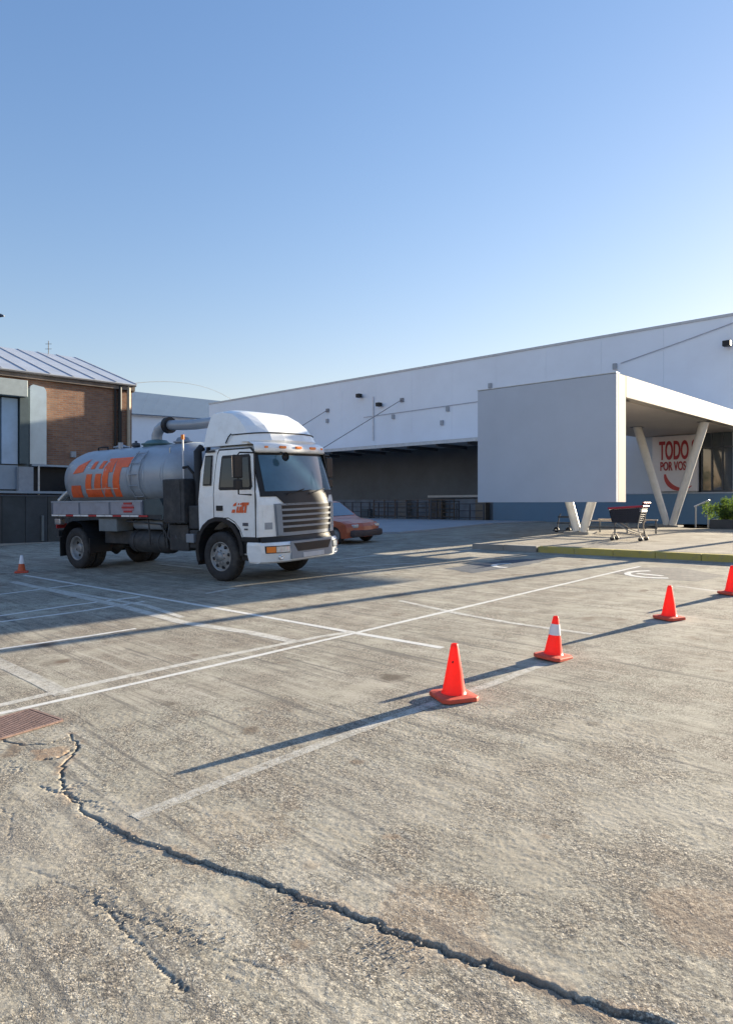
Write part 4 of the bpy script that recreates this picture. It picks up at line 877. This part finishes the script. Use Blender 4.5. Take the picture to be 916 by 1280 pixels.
# chassis
for y in (.62, 1.60): box(-6.0, .9, y - .05, y + .05, .78, 1.02).build('chassis_rail', CHASSIS, tk)
for x_ in (-5.8, -4.2, -3.2, -1.9, -.9): box(x_, x_ + .1, .62, 1.60, .80, .95).build('cross_member', CHASSIS, tk)
MB().tube([(0, .25, .48), (0, WD - .25, .48)], .06, 10).build('front_axle', CHASSIS, tk)
MB().tube([(-WB, .3, .49), (-WB, .9, .49), (-WB, 1.11, .49), (-WB, 1.3, .49), (-WB, WD - .3, .49)], [.09, .10, .24, .10, .09], 14).build('rear_axle', CHASSIS, tk)
MB().tube([(-.6, 1.11, .72), (-4.8, 1.11, .55)], .05, 10).build('drive_shaft', CHASSIS, tk)
box(-.5, .8, .75, 1.45, .45, 1.1, bv=.05).build('engine', CHASSIS, tk)
def wheel(x, y, out, name='wheel', rw=.25, dished=False):
    R_ = .49; r = empty(name, (x, y, R_)); r.parent = tk; w_ = rw
    MB().lathe([(w_ * .42, .29), (w_ * .5, .32), (w_ * .52, .40), (w_ * .47, .465), (w_ * .36, R_), (-w_ * .36, R_), (-w_ * .47, .465), (-w_ * .52, .40), (-w_ * .5, .32), (-w_ * .42, .29)], (0, 0, 0), (0, out, 0), 40, True, True).build('tyre', RUBBER, r)
    mb = MB()
    for k in range(40):
        a = k * math.pi / 20
        for sgn in (-1, 1):
            mb.tube([(math.cos(a) * .492, sgn * w_ * .30, math.sin(a) * .492), (math.cos(a + .05) * .494, sgn * w_ * .03, math.sin(a + .05) * .494)], .009, 4)
    mb.build('tread', RUBBER, r)
    if not dished: pr = [(w_ * .42, .295), (w_ * .46, .28), (w_ * .30, .265), (w_ * .22, .25), (w_ * .34, .20), (w_ * .46, .15), (w_ * .46, .10), (w_ * .52, .09), (w_ * .60, .075), (w_ * .62, .0)]
    else: pr = [(w_ * .42, .295), (w_ * .46, .28), (w_ * .20, .26), (-w_ * .15, .24), (-w_ * .20, .15), (-w_ * .20, .12), (w_ * .15, .11), (w_ * .22, .09), (w_ * .22, .0)]
    MB().lathe(pr, (0, 0, 0), (0, out, 0), 32, True).build('rim', HUB, r)
    for k in range(8):
        a = k * math.pi / 4 + .2; t_ = w_ * (.335 if not dished else -.14); rr_ = .215
        MB().lathe([(t_ + .012, 0), (t_ + .012, .032), (t_ - .02, .034)], (rr_ * math.cos(a), 0, rr_ * math.sin(a)), (0, out, 0), 12).build('hand_hole', BLACK, r)
        a += .39; t_ = w_ * (.47 if not dished else -.18)
        MB().lathe([(t_ + .03, 0), (t_ + .03, .015), (t_ - .01, .017)], (.125 * math.cos(a), 0, .125 * math.sin(a)), (0, out, 0), 6, False).build('wheel_nut', STEEL, r)
    return r
wheel(0, .14, -1); wheel(0, WD - .14, 1)
wheel(-WB, .15, -1, dished=True); wheel(-WB, .43, -1, dished=True); wheel(-WB, WD - .43, 1, dished=True); wheel(-WB, WD - .15, 1, dished=True)
# tank
TC = (WD / 2, 2.13); TRY, TRZ = 1.02, .755
rows = []
xs_ = [-6.02, -6.01, -5.97, -5.88, -5.72, -5.45] + list(np.linspace(-5.2, -1.9, 12)) + [-1.72, -1.55, -1.42, -1.33, -1.30]
def sc_(x_):
    d = min(x_ + 6.03, -1.29 - x_); return 1 if d > .62 else max(.02, (1 - ((.62 - d) / .62) ** 2.6)) ** .42
for x_ in xs_:
    k = sc_(x_); rows.append([(x_, TC[0] + TRY * k * math.copysign(abs(math.cos(a)) ** .92, math.cos(a)), TC[1] + TRZ * k * math.copysign(abs(math.sin(a)) ** .92, math.sin(a))) for a in np.linspace(0, 2 * math.pi, 49)[:-1]])
mb = MB(); mb.grid(rows, close=True); mb.add(rows[0], [tuple(range(48))]); mb.add(rows[-1], [tuple(range(48))]); mb.build('tank', TANKM, tk)
def tsurf(x_, z_, off=.006):
    s_ = min(1, abs((z_ - TC[1]) / TRZ)) ** (1 / .92); c_ = math.sqrt(max(0, 1 - s_ * s_)) ** .92
    return (x_, TC[0] - (TRY * c_ + off), z_ + (0 if z_ < TC[1] + .5 else off * .5))
for x_ in (-5.3, -3.05, -2.5, -1.85):
    rows = [[(x_ + dx, TC[0] + (TRY + o_) * math.cos(a), TC[1] + (TRZ + o_) * math.sin(a)) for a in np.linspace(0, 2 * math.pi, 49)[:-1]] for dx, o_ in ((-.04, -.02), (-.035, .014), (.035, .014), (.04, -.02))]
    if x_ != -5.3: MB().grid(rows, close=True).build('tank_ring', TANKM, tk)
# tank lettering: same mark, large, laid on the curve
def laytank(poly, x0_, z0, sx, sz):
    m = MB(); bm = bmesh.new(); vs = [bm.verts.new((x_, y_, 0)) for x_, y_ in poly]; f = bm.faces.new(vs)
    bmesh.ops.triangulate(bm, faces=[f]); bmesh.ops.subdivide_edges(bm, edges=bm.edges[:], cuts=3, use_grid_fill=True); bmesh.ops.triangulate(bm, faces=bm.faces[:])
    bm.verts.index_update(); m.add([tsurf(x0_ + v.co.x * sx, z0 + v.co.y * sz, .008) for v in bm.verts], [[v.index for v in f.verts] for f in bm.faces], True); bm.free()
    return m.build('logo_mark', ORANGE, tk)
for g in LOGO: laytank(g, -5.46, 1.66, 2.34, .99)
MB().grid([[tsurf(x_, 1.90 + dz, .011) for x_ in np.linspace(-4.7, -3.45, 10)] for dz in (-.008, .008)]).build('pinstripe', mat('stripe_pale', (.8, .55, .4), .5), tk)
# ladder on tank side, manhole, fittings, big suction pipe
for xx in (-2.95, -2.62): MB().tube([tsurf(xx, z_, .04) for z_ in (1.62, 1.9, 2.2, 2.5, 2.7)], .014, 6).build('ladder_rail', TANKM, tk)
for z_ in (1.7, 1.95, 2.2, 2.45, 2.65): MB().tube([tsurf(-2.95, z_, .045), tsurf(-2.62, z_, .045)], .011, 6).build('ladder_rung', TANKM, tk)
for x_, r_, h_, m_ in ((-3.30, .32, .13, TEAL), (-2.35, .18, .14, TANKM), (-4.7, .16, .08, TANKM)):
    z0 = TC[1] + TRZ; MB().lathe([(-.08, r_), (.03, r_), (.03, r_ + .04), (.06, r_ + .04), (.06, r_ * .95), (h_, r_ * .7), (h_ + .04, 0)], (x_, TC[0], z0), (0, 0, 1), 24).build('manhole_cover', m_, tk)
z0 = TC[1] + TRZ
MB().tube([(-3.30, TC[0], z0 + .08), (-3.30, TC[0], z0 + .24), (-3.22, TC[0], z0 + .37), (-3.06, TC[0], z0 + .45), (-2.9, TC[0], z0 + .46)], .125, 14).build('pipe_elbow', TANKM, tk)
MB().lathe([(-.06, .12), (-.06, .19), (.06, .19), (.06, .12)], (-2.84, TC[0], z0 + .46), (1, 0, 0), 20, False, True).build('pipe_flange', BLACK, tk)
MB().tube([(-2.8, TC[0], z0 + .46), (-2.4, TC[0], z0 + .43), (-1.9, TC[0], z0 + .41), (-1.3, TC[0], z0 + .42), (-.85, TC[0], z0 + .45)], .115, 14).build('suction_pipe', TANKM, tk)
MB().tube([(-.85, TC[0], z0 + .45), (-.72, TC[0], z0 + .38), (-.68, TC[0], z0 + .15), (-.68, TC[0], 1.4)], .115, 12).build('suction_pipe', CHASSIS, tk)
MB().tube([(-4.45, TC[0] - .2, z0 - .02), (-4.45, TC[0] - .2, z0 + .14)], .06, 10).build('relief_valve', TANKM, tk); MB().tube([(-5.3, TC[0] - .25, z0 - .06), (-5.3, TC[0] - .25, z0 + .05), (-5.15, TC[0] - .25, z0 + .06), (-4.9, TC[0] - .25, z0 + .05), (-4.9, TC[0] - .25, z0 - .03)], .02, 8).build('grab_rail', BLACK, tk)
MB().lathe([(0, .05), (.02, .10), (.1, .10), (.12, .03), (.16, .03), (.16, .0)], (-3.9, TC[0] - .15, z0 - .01), (0, 0, 1), 14).build('relief_valve', DKSTEEL, tk)
# hoses and pipes between cab and tank
for i, (x_, y_, m_) in enumerate(((-1.02, .62, BLACK), (-1.15, .75, BLACK), (-.88, .9, BLACK), (-.80, 1.3, CHASSIS))):
    MB().tube([(x_, y_, 1.0), (x_ - .02, y_, 2.2), (x_ + .03, y_ + .05, 2.8), (x_ + .15, y_ + .15, 3.02), (x_ + .2, y_ + .4, 2.9)], .035 + .01 * (i % 2), 8).build('hose', m_, tk)
MB().tube([(-1.42, .34, 1.9), (-1.42, .34, 2.90)], .018, 8).build('white_pipe', mat('white_pipe', (.7, .71, .73)), tk); MB().tube([(-1.42, .34, 2.90), (-1.42, .34, 3.0)], .035, 8).build('beacon', AMBER, tk)
MB().tube([(-1.85, .30, 2.0), (-1.85, .34, 2.75)], .014, 8).build('white_pipe', STEEL, tk)
MB().tube([(-.90, .30, .9), (-.90, .30, 2.62), (-.88, .4, 2.7)], .085, 12).build('air_intake', BLACK, tk)
MB().tube([(-1.42, .33, 2.3), (-1.30, .36, 2.32), (-1.15, .40, 2.15), (-1.15, .42, 1.8)], .03, 8).build('hose', BLACK, tk)
box(-1.70, -1.02, .0, .62, 1.14, 2.06, bv=.025).build('tool_cabinet', CHASSIS, tk, 'dark upright cabinet behind the cab')
box(-1.64, -1.12, -.012, 0.0, 1.20, 2.0, bv=.005).build('cabinet_door', CHASSIS, tk)
box(-.99, -.62, .08, WD - .1, 1.02, 1.5, bv=.03).build('cab_rear_frame', CHASSIS, tk)
box(-1.0, -.66, .1, .5, .62, 1.0, bv=.03).build('battery_box', CHASSIS, tk); box(-1.68, -1.06, .12, .55, .55, 1.1, bv=.03).build('pump_box', CHASSIS, tk)
box(-1.04, -.80, .04, .12, .74, .92, bv=.01).build('filter_cap', SILVER, tk)
# side lockers / bed rail
DECK = mat('grey_deck_rail', (.30, .31, .36), .5, noise=.1, dirt=(.16, .16, .17), dscale=2)
for y0_, y1_, yo in ((0.0, .05, -.008), (WD - .05, WD, WD + .008)):
    box(-6.06, -2.42, y0_, y1_, 1.31, 1.60).build('side_board', DECK, tk)
    for x_ in (-6.06, -4.87, -3.65, -2.46): box(x_, x_ + .06, min(yo, y0_), max(yo, y1_), 1.30, 1.62).build('side_post', mat('deck_post_dark', (.13, .15, .19), .5), tk)
    box(-6.07, -2.40, min(y0_, yo) - .002, max(y1_, yo) + .002, 1.59, 1.63).build('top_rail', TANKM, tk)
    for i in range(12):
        x_ = -6.05 + i * .32; box(x_, x_ + .30, yo - .006, yo + .008, 1.262, 1.300).build('reflective_tape', [mat('tape_white', (.75, .75, .75), .4), mat('tape_red', (.42, .03, .04), .4)][i % 3 == 2], tk)
box(-6.05, -1.8, .02, WD - .02, 1.22, 1.31).build('deck', CHASSIS, tk)
mb = MB().prism([(-2.40, 1.22), (-1.75, 1.22), (-1.70, 1.45), (-1.86, 1.66), (-2.40, 1.64)], 'y', .03, .35); mb.build('corner_locker', mat('teal_dark_locker', (.06, .085, .095), .6), tk)
# round red sign on the side board: red white red roundel
for i, (z_, w_) in enumerate(((1.56, .15), (1.515, .20), (1.47, .22), (1.425, .20), (1.38, .15))):
    box(-2.93 - w_, -2.93 + w_, -.014, -.001, z_ - .021, z_ + .018).build('warning_roundel', [MC['tape_red'], mat('roundel_pink', (.45, .2, .25), .5)][i % 2], tk)
# underside kit
box(-4.15, -3.45, .05, .5, .92, 1.22, bv=.02).build('side_locker', mat('locker_grey', (.16, .19, .21), .6), tk)
box(-4.3, -3.2, .3, .8, .62, .92, bv=.02).build('frame_box', CHASSIS, tk)
MB().lathe([(0, 0), (0, .21), (.03, .25), (1.25, .25), (1.28, .21), (1.28, 0)], (-3.15, .38, .70), (1, 0, 0), 24, True).build('under_tank', CHASSIS, tk)
for x_ in (-3.0, -2.1): MB().lathe([(0, .252), (.0, .262), (.05, .262), (.05, .252)], (x_, .38, .70), (1, 0, 0), 24, False, True).build('tank_strap', CHASSIS, tk)
MB().lathe([(0, 0), (0, .11), (1.0, .11), (1.0, 0)], (-3.0, .28, 1.08), (1, 0, 0), 18).build('air_tank', TANKM, tk)
MB().tube([(-3.1, .08, 1.16), (-1.9, .08, 1.10), (-1.75, .1, .9), (-1.72, .1, .6)], .02, 8).build('hose', CHASSIS, tk)
MB().tube([(-2.3, .06, 1.2), (-2.25, .05, .9), (-2.28, .08, .65)], .018, 8).build('hose', CHASSIS, tk)
for i in range(5): MB().tube([(-1.9 + i * .15, .15 + .05 * i, 1.15), (-1.85 + i * .13, .12, .85), (-1.8 + i * .15, .2, .62)], .02, 6).build('hose', [CHASSIS, DKSTEEL][i % 2], tk)
# rear mudguards and flap
for y0_, y1_ in ((-.01, .58), (WD - .58, WD + .01)):
    arc = [math.radians(a) for a in range(185, -6, -15)]
    MB().grid([[(-WB + .60 * math.cos(a), y, .55 + .60 * math.sin(a)) for a in arc] for y in (y0_, y1_)] , False).build('mudguard', BLACK, tk)
    box(-WB - .66, -WB - .62, y0_, y1_, .28, .75).build('mudflap', BLACK, tk)
    box(-WB + .60, -WB + .64, y0_, y1_, .40, .75).build('mudflap', BLACK, tk)
box(-6.05, -5.95, .1, WD - .1, .75, .9).build('rear_bumper', CHASSIS, tk)
for y in (.25, WD - .25): box(-6.09, -6.05, y - .14, y + .14, .95, 1.07, bv=.01).build('tail_lamp', mat('tape_red', (.42, .03, .04)), tk)
box(-6.0, -5.75, .02, .16, 1.05, 1.2, bv=.03).build('side_lamp', STEEL, tk)
# rear discharge valve
MB().tube([(-6.0, .75, 1.72), (-6.25, .75, 1.74), (-6.45, .72, 1.85), (-6.60, .7, 1.78), (-6.75, .62, 1.62)], .075, 12).build('discharge_pipe', STEEL, tk)
MB().lathe([(-.03, .05), (-.03, .13), (.03, .13), (.03, .05)], (-6.25, .75, 1.74), (1, 0, 0), 16, False, True).build('pipe_flange', STEEL, tk)
MB().tube([(-6.0, .9, 1.95), (-6.2, .9, 1.97), (-6.3, .88, 2.1)], .04, 8).build('drain_cock', DKSTEEL, tk)
MB().tube([(-6.0, .5, 1.55), (-6.5, .45, 1.55), (-6.7, .5, 1.5)], .045, 8).build('drain_cock', DKSTEEL, tk)

# ------------------------------------------------------------------ red car behind the truck
g_ = G(419, 680.5); car = empty('parked_car', g_, ANG + math.radians(4), 'faded red hatchback half hidden behind the truck cab', 'car')
car.rotation_euler = (SL, 0, ANG + math.radians(4))
CW = 1.62
cprof = [(.68, .22), (.72, .40), (.70, .55), (.62, .66), (.30, .74), (-.25, .80), (-.42, .86), (-2.9, .88), (-3.2, .84), (-3.25, .50), (-3.2, .25), (-2.92, .22), (-2.88, .40), (-2.78, .52), (-2.6, .58), (-2.42, .52), (-2.32, .40), (-2.28, .22), (-.36, .22), (-.32, .40), (-.2, .53), (0, .59), (.2, .53), (.32, .40), (.36, .22)]
def cdef(x, y, z):
    t_ = 2 * y / CW - 1; k = 1 if z < .6 else 1 - (z - .6) * .18
    if x > 0: x -= .22 * abs(t_) ** 3 * (x / .7)
    return (x, CW / 2 + (y - CW / 2) * k, z - .03 * abs(t_) ** 6)
loft_y(cprof, [0, .03, .1, .3, .6, .81, 1.0, 1.3, 1.52, 1.59, 1.62], cdef).build('body', CARRED, car)
gp = [(-.42, .85), (-1.05, 1.30), (-1.25, 1.34), (-2.3, 1.34), (-2.6, 1.28), (-3.1, .87)]
def gdef(x, y, z): return (x, CW / 2 + (y - CW / 2) * (1 - (z - .85) * .38), z)
loft_y(gp, [.06, .09, .4, .81, 1.2, 1.53, 1.56], gdef).build('roof', CARRED, car)
def gl(pts, y, o_): return [(x, CW / 2 + (y + o_ - CW / 2) * (1 - (z - .85) * .38), z) for x, z in pts]
for yv, o_ in ((.06, -.008), (CW - .06, .008)):
    for pts in ([(-.62, .90), (-1.08, 1.26), (-1.62, 1.28), (-1.62, .90)], [(-1.70, .90), (-1.70, 1.28), (-2.28, 1.28), (-2.7, .92)]):
        n_ = len(pts); a_, b_ = gl(pts, yv, o_), gl(pts, yv, 0); MB().add(a_ + b_, [tuple(range(n_)), tuple(range(2 * n_ - 1, n_ - 1, -1))] + [(i, (i + 1) % n_, n_ + (i + 1) % n_, n_ + i) for i in range(n_)]).build('side_window', SCREEN, car)
MB().grid([[( -.44 + .012, y, .875) for y in np.linspace(.14, CW - .14, 6)], [(-1.02 + .012, y, 1.29) for y in np.linspace(.22, CW - .22, 6)]], False).build('windscreen', SCREEN, car)
box(.52, .735, .08, CW - .08, .22, .45, bv=.08).build('bumper', mat('car_bumper_dark', (.07, .05, .05), .6), car)
for y in (.18, CW - .40): box(.52, .66, y, y + .22, .52, .62, bv=.02).build('headlight', LENS, car)
for x_ in (0, -2.6):
    for y, o_ in ((.09, -1), (CW - .09, 1)):
        wr = empty('wheel', (x_, y, .29)); wr.parent = car
        MB().lathe([(.07, .18), (.085, .22), (.07, .28), (.05, .29), (-.05, .29), (-.07, .28), (-.085, .2), (-.07, .18)], (0, 0, 0), (0, o_, 0), 24, True, True).build('tyre', RUBBER, wr)
        MB().lathe([(.07, .185), (.05, .17), (.065, .10), (.08, .04), (.08, 0)], (0, 0, 0), (0, o_, 0), 20).build('rim', HUB, wr)
MB().tube([(-.75, -.03, .93), (-.75, -.10, .98)], .05, 8).build('door_mirror', BLACK, car)
for x_ in (-.55, -1.66, -2.4): box(x_, x_ + .012, -.004, .01, .30, .84).build('door_seam', BLACK, car)

# ------------------------------------------------------------------ brick building on the left
E = Vector((.72, .694, 0)).normalized(); BA = math.atan2(E.y, E.x)
P0 = Vector((-10.4, 31.2, 0)); br = empty('brick_building', (P0.x, P0.y, .3), BA, 'brown brick building with ribbed metal roof at the left edge', 'building')
# local: x along wall (0 at right corner, negative to the left), y away from the viewer, z from .3
zb = -.1
def B(x0_, x1_, y0_, y1_, z0, z1, name, m, bv=0, parent=None): return box(x0_, x1_, y0_, y1_, z0 - .3, z1 - .3, bv=bv).build(name, m, parent or br)
B(-26, 0, 0, .3, .2, 6.88, 'wall', BRICK); B(-.3, 0, .302, 14, .2, 6.88, 'end_wall', BRICK)
B(-26, -.302, 13.7, 14, .2, 6.6, 'rear_wall', BRICK)
# fascia boards, gutter
x_ = .08; 
while x_ > -12:
    B(x_ - 2.4 + .01, x_, -.16, -.04, 6.84, 7.12, 'fascia_board', FASCIA); x_ -= 2.4
B(-12, .07, -.158, -.002, 6.84, 6.88, 'eave_soffit', FASCIA); B(.004, .12, -.038, 9.0, 6.8, 7.10, 'verge_board', mat('dark_verge', (.10, .085, .08), .7))
MB().tube([(-12, -.21, 7.05), (.1, -.21, 7.05)], .045, 8).build('gutter', mat('gutter_grey', (.16, .15, .15), .5), br)
# roof sheets with raised ribs: slope up and away
x_ = .12; k = 0
while x_ > -14:
    a, b_ = x_ - .92, x_; rise = .325; y1_ = 6.6
    vs = [(a, -.26, 7.12), (b_, -.26, 7.12), (b_, y1_, 7.12 + rise * 6.86), (a, y1_, 7.12 + rise * 6.86)]
    m = MB().add(vs + [(v_[0], v_[1], v_[2] - .04) for v_ in vs], [(0, 1, 2, 3), (7, 6, 5, 4), (0, 4, 5, 1), (1, 5, 6, 2), (2, 6, 7, 3), (3, 7, 4, 0)])
    sh = m.build('roof_sheet', ROOFM, br)
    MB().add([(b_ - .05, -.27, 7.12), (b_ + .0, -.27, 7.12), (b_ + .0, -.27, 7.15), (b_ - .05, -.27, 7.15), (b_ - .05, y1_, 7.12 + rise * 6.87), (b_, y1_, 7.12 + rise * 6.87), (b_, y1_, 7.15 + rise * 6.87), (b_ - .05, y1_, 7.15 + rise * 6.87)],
             [(0, 1, 2, 3), (4, 7, 6, 5), (0, 4, 5, 1), (1, 5, 6, 2), (2, 6, 7, 3), (3, 7, 4, 0)]).build('rib', mat('rib_shadow_grey', (.40, .42, .47), .5), sh)  # ribs in a darker grey than the roof sheets
    x_ -= .92; k += 1
rz_ = 7.12 + .325 * 6.46
MB().add([(-.5, 6.2, rz_ - .15), (-14, 6.2, rz_ - .15), (-14, 14.2, 6.6), (.36, 14.2, 6.6), (.36, 6.2, rz_ - .15)], [(0, 1, 2, 3, 4)]).build('rear_roof', ROOFM, br)
MB().prism([(.0, 6.885), (6.5, rz_ - .08), (14, 6.885)], 'x', -.26, -.02).build('gable', BRICK, br)
for o_ in br.children:
    if o_.name.split('.')[0] in ('roof_sheet', 'rear_roof', 'gable', 'gutter'): o_.location.z = -.3
MB().tube([(-.20, -.12, .1), (-.20, -.12, 6.8)], .08, 10).build('downpipe', mat('cream_pipe', (.42, .36, .28), .6), br)
MB().tube([(-.60, -.12, 2.2), (-.60, -.12, 6.8)], .08, 10).build('downpipe', BLACK, br); MB().tube([(-.80, -.10, 1.2), (-.80, -.10, 6.8)], .05, 10).build('downpipe', BLACK, br)
for x_, z_ in ((-2.6, 3.9), (-1.6, 3.5)): B(x_ - .1, x_ + .1, -.14, 0, z_ - .12, z_ + .12, 'junction_box', mat('junction_grey', (.33, .36, .40)))
# antenna
an = empty('antenna', (P0 + E * (-1.23) + Vector((-E.y, E.x, 0)) * 6.55) + Vector((0, 0, 9.22)), 0, 'thin mast antenna on the ridge of the brick building roof', 'antenna')
MB().tube([(0, 0, 0), (0, 0, .75)], .02, 6).build('mast', DKSTEEL, an)
for z_ in (.35, .6): MB().tube([(-.16, 0, z_), (.16, 0, z_)], .012, 5).build('element', DKSTEEL, an)
# metal clad porch in front of it: header, glazing strips, tall rounded duct panel, ledges
pc = empty('metal_porch', (P0.x, P0.y, .3), BA, 'blue grey metal clad porch with tall glazing at the far left edge', 'porch')
def P_(x0_, x1_, y0_, y1_, z0, z1, name, m, bv=0): return box(x0_, x1_, y0_, y1_, z0 - .3, z1 - .3, bv=bv).build(name, m, pc)
P_(-9.5, -4.68, -.95, -.45, 5.98, 6.62, 'header_panel', CLADPALE, .02)
P_(-9.5, -4.45, -.45, -.02, 2.3, 6.4, 'back_panel', mat('dark_green_frame', (.07, .10, .11), .5))
for i in range(3):
    a = -5.52 - i * .80; P_(a, a + .58, -.60, -.46, 3.38, 5.92, 'glazing_strip', mat('pale_blue_panel', (.26, .42, .60), .22, noise=.15, scale=1.2, spec=.8)); P_(a - .1, a + .58, -.62, -.47, 2.40, 3.33, 'lower_panel', CLADBLUE)
P_(-4.90, -4.60, -.75, -.40, 3.4, 5.97, 'corner_post', mat('dark_green_frame', (.07, .10, .11)))
dp = [(-4.42, 3.42), (-3.79, 3.42), (-3.79, 6.30), (-3.82, 6.44), (-3.90, 6.52), (-4.30, 6.58), (-4.39, 6.52), (-4.42, 6.42)]
MB().prism([(x_, z_ - .3) for x_, z_ in dp], 'y', -.40, -.05).build('duct_panel', mat('duct_sheet_metal', (.44, .52, .58), .3, metal=.3, noise=.12, scale=1.5), pc)
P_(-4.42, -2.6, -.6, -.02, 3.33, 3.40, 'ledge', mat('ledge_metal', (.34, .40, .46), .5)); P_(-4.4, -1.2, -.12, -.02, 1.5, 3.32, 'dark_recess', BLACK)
P_(-4.98, -4.44, -.85, -.45, 2.34, 3.28, 'side_panel', mat('grey_porch_panel', (.30, .32, .35), .6))
P_(-4.30, -4.24, -.95, -.88, .5, 3.33, 'post', STEEL)
P_(-9.6, -3.3, -1.3, -.35, 2.24, 2.33, 'ledge', mat('ledge_pale', (.30, .36, .42), .5))
# low dark boundary wall below with posts
lw = empty('boundary_wall', (P0.x, P0.y, .3), BA, 'low dark boarded wall along the foot of the brick building', 'wall')
x_ = -10.
i = 0
DW = [mat('dark_board_%d' % k, c_, .8, noise=.25, scale=2) for k, c_ in enumerate(((.055, .06, .065), (.065, .065, .062), (.05, .055, .058)))]
while x_ < 3.2:
    box(x_ + .01, x_ + .79, -2.25, -2.15, .02, 1.80 + random.uniform(-.01, .01)).build('board', DW[i % 3], lw); x_ += .8; i += 1
for x_ in (-6.9, -4.6, -2.2, .2): box(x_ - .04, x_ + .04, -2.33, -2.255, .15, 1.1).build('post', mat('post_grey', (.15, .16, .16), .7), lw)
box(-10, 3.2, -2.28, -2.12, 1.81, 1.87).build('capping', DKSTEEL, lw); box(-10, 3.2, -2.40, -2.0, 0, .10).build('footing', KERBM, lw)
# climbing plant between wall and truck
cl = empty('climbing_plant', P0 + E * -1.9 + Vector((E.y, -E.x, 0)) * 2.4 + Vector((0, 0, .4)), BA, 'dark bushy plant against the low wall behind the truck tail', 'plant')
leaves(2600, .8, (0, 0, .85), .06, [LEAFD, mat('olive_leaf', (.07, .08, .03), .6, noise=.5, scale=3)], 'foliage', cl, (.9, .4, 1.15), seed=70); MB().tube([(0, 0, 0), (.05, 0, .9)], [.05, .02], 6).build('stem', BARK, cl)
cl = empty('climbing_plant', P0 + E * -2.6 + Vector((E.y, -E.x, 0)) * 1.2 + Vector((0, 0, 1.6)), BA, 'small green bush above the low wall behind the tank end', 'plant')
leaves(900, .6, (0, 0, .9), .06, [LEAFD], 'foliage', cl, (.9, .4, 1), seed=71); MB().tube([(0, 0, 0), (.03, 0, .9)], [.04, .02], 6).build('stem', BARK, cl)

# ------------------------------------------------------------------ far hall between the brick building and the store
fh = empty('far_hall', PQ(-60, 40, .9), ANG, 'distant white hall with dark blue grey roof beyond the store corner', 'building')
def fpt(u, v, Y): return Vector(((u - CX) / F * Y, Y, H - (v - HV) / F * Y))
A1, A2 = fpt(120, 513.5, 60), fpt(300, 526, 68); R1, R2 = fpt(120, 484, 70), fpt(330, 507, 80); inv = Matrix.Translation(PQ(-60, 40, .9)) @ Matrix.Rotation(ANG, 4, 'Z'); inv = inv.inverted()
def L_(vs): return [inv @ v_ for v_ in vs]
n_ = 14; FR = mat('far_roof_blue_grey', (.10, .15, .22), .6, noise=.08, scale=.3)
for i in range(n_):
    a, b_, c_, d_ = A1.lerp(A2, i / n_), A1.lerp(A2, (i + .995) / n_), R1.lerp(R2, (i + .995) / n_), R1.lerp(R2, i / n_); dz = Vector((0, 0, .1))
    MB().add(L_([a, b_, c_, d_, a - dz, b_ - dz, c_ - dz, d_ - dz]), [(0, 1, 2, 3), (7, 6, 5, 4), (0, 4, 5, 1), (1, 5, 6, 2), (2, 6, 7, 3), (3, 7, 4, 0)]).build('roof_sheet', FR, fh)
a, b_ = A1 + Vector((0, .5, -.1)), A2 + Vector((0, .5, -.1)); MB().add(L_([a, b_, Vector((b_.x, b_.y, .8)), Vector((a.x, a.y, .8)), a + Vector((0, .3, 0)), b_ + Vector((0, .3, 0)), Vector((b_.x, b_.y + .3, .8)), Vector((a.x, a.y + .3, .8))]), [(0, 1, 2, 3), (7, 6, 5, 4), (0, 4, 5, 1), (1, 5, 6, 2), (3, 7, 4, 0)]).build('wall', WHITE_WALL, fh)
MB().add(L_([R1, R2, Vector((R2.x, R2.y, .8)), Vector((R1.x, R1.y, .8))]), [(0, 1, 2, 3)]).build('rear_wall', WHITE_WALL, fh)
# overhead wire from the brick building to the store
wr = empty('overhead_wire', fpt(165, 479, 32), 0, 'thin overhead wire from the brick building to the white store', 'wire')
pa, pb_ = fpt(165, 479, 32), fpt(292, 501, 58); pts_ = [pa.lerp(pb_, k / 10) - Vector((0, 0, 1.2 * (1 - (2 * k / 10 - 1) ** 2) * -.5)) - pa for k in range(11)]
MB().tube(pts_, .014, 5).build('wire', DKSTEEL, wr)

# ------------------------------------------------------------------ unseen trees, added only to be reflected in the shop glazing
for i, (p, q, h_) in enumerate(((-26, -28, 8), (-33, -34, 9.5), (-19, -36, 8.5))):
    tr = empty('broadleaf_tree', PQ(p, q), 0, ['broad tree reflected in the shop glazing, nearest the lot', 'taller tree reflected in the shop glazing, at the left', 'rear tree reflected in the shop glazing, at the right'][i], 'tree', 'trees across the lot')
    MB().tube([(0, 0, 0), (.1, .05, h_ * .3), (.0, .2, h_ * .6)], [.28, .2, .1], 10).build('trunk', BARK, tr)
    for k in range(5):
        a = k * 1.3; MB().tube([(.08, .05, h_ * .3), (math.cos(a) * h_ * .2, math.sin(a) * h_ * .2, h_ * .6)], [.12, .04], 6).build('limb', BARK, tr)
    leaves(3500, h_ * .38, (0, 0, h_ * .62), .16, [LEAF, LEAFD], 'crown', tr, (1, 1, .85), seed=90 + i)
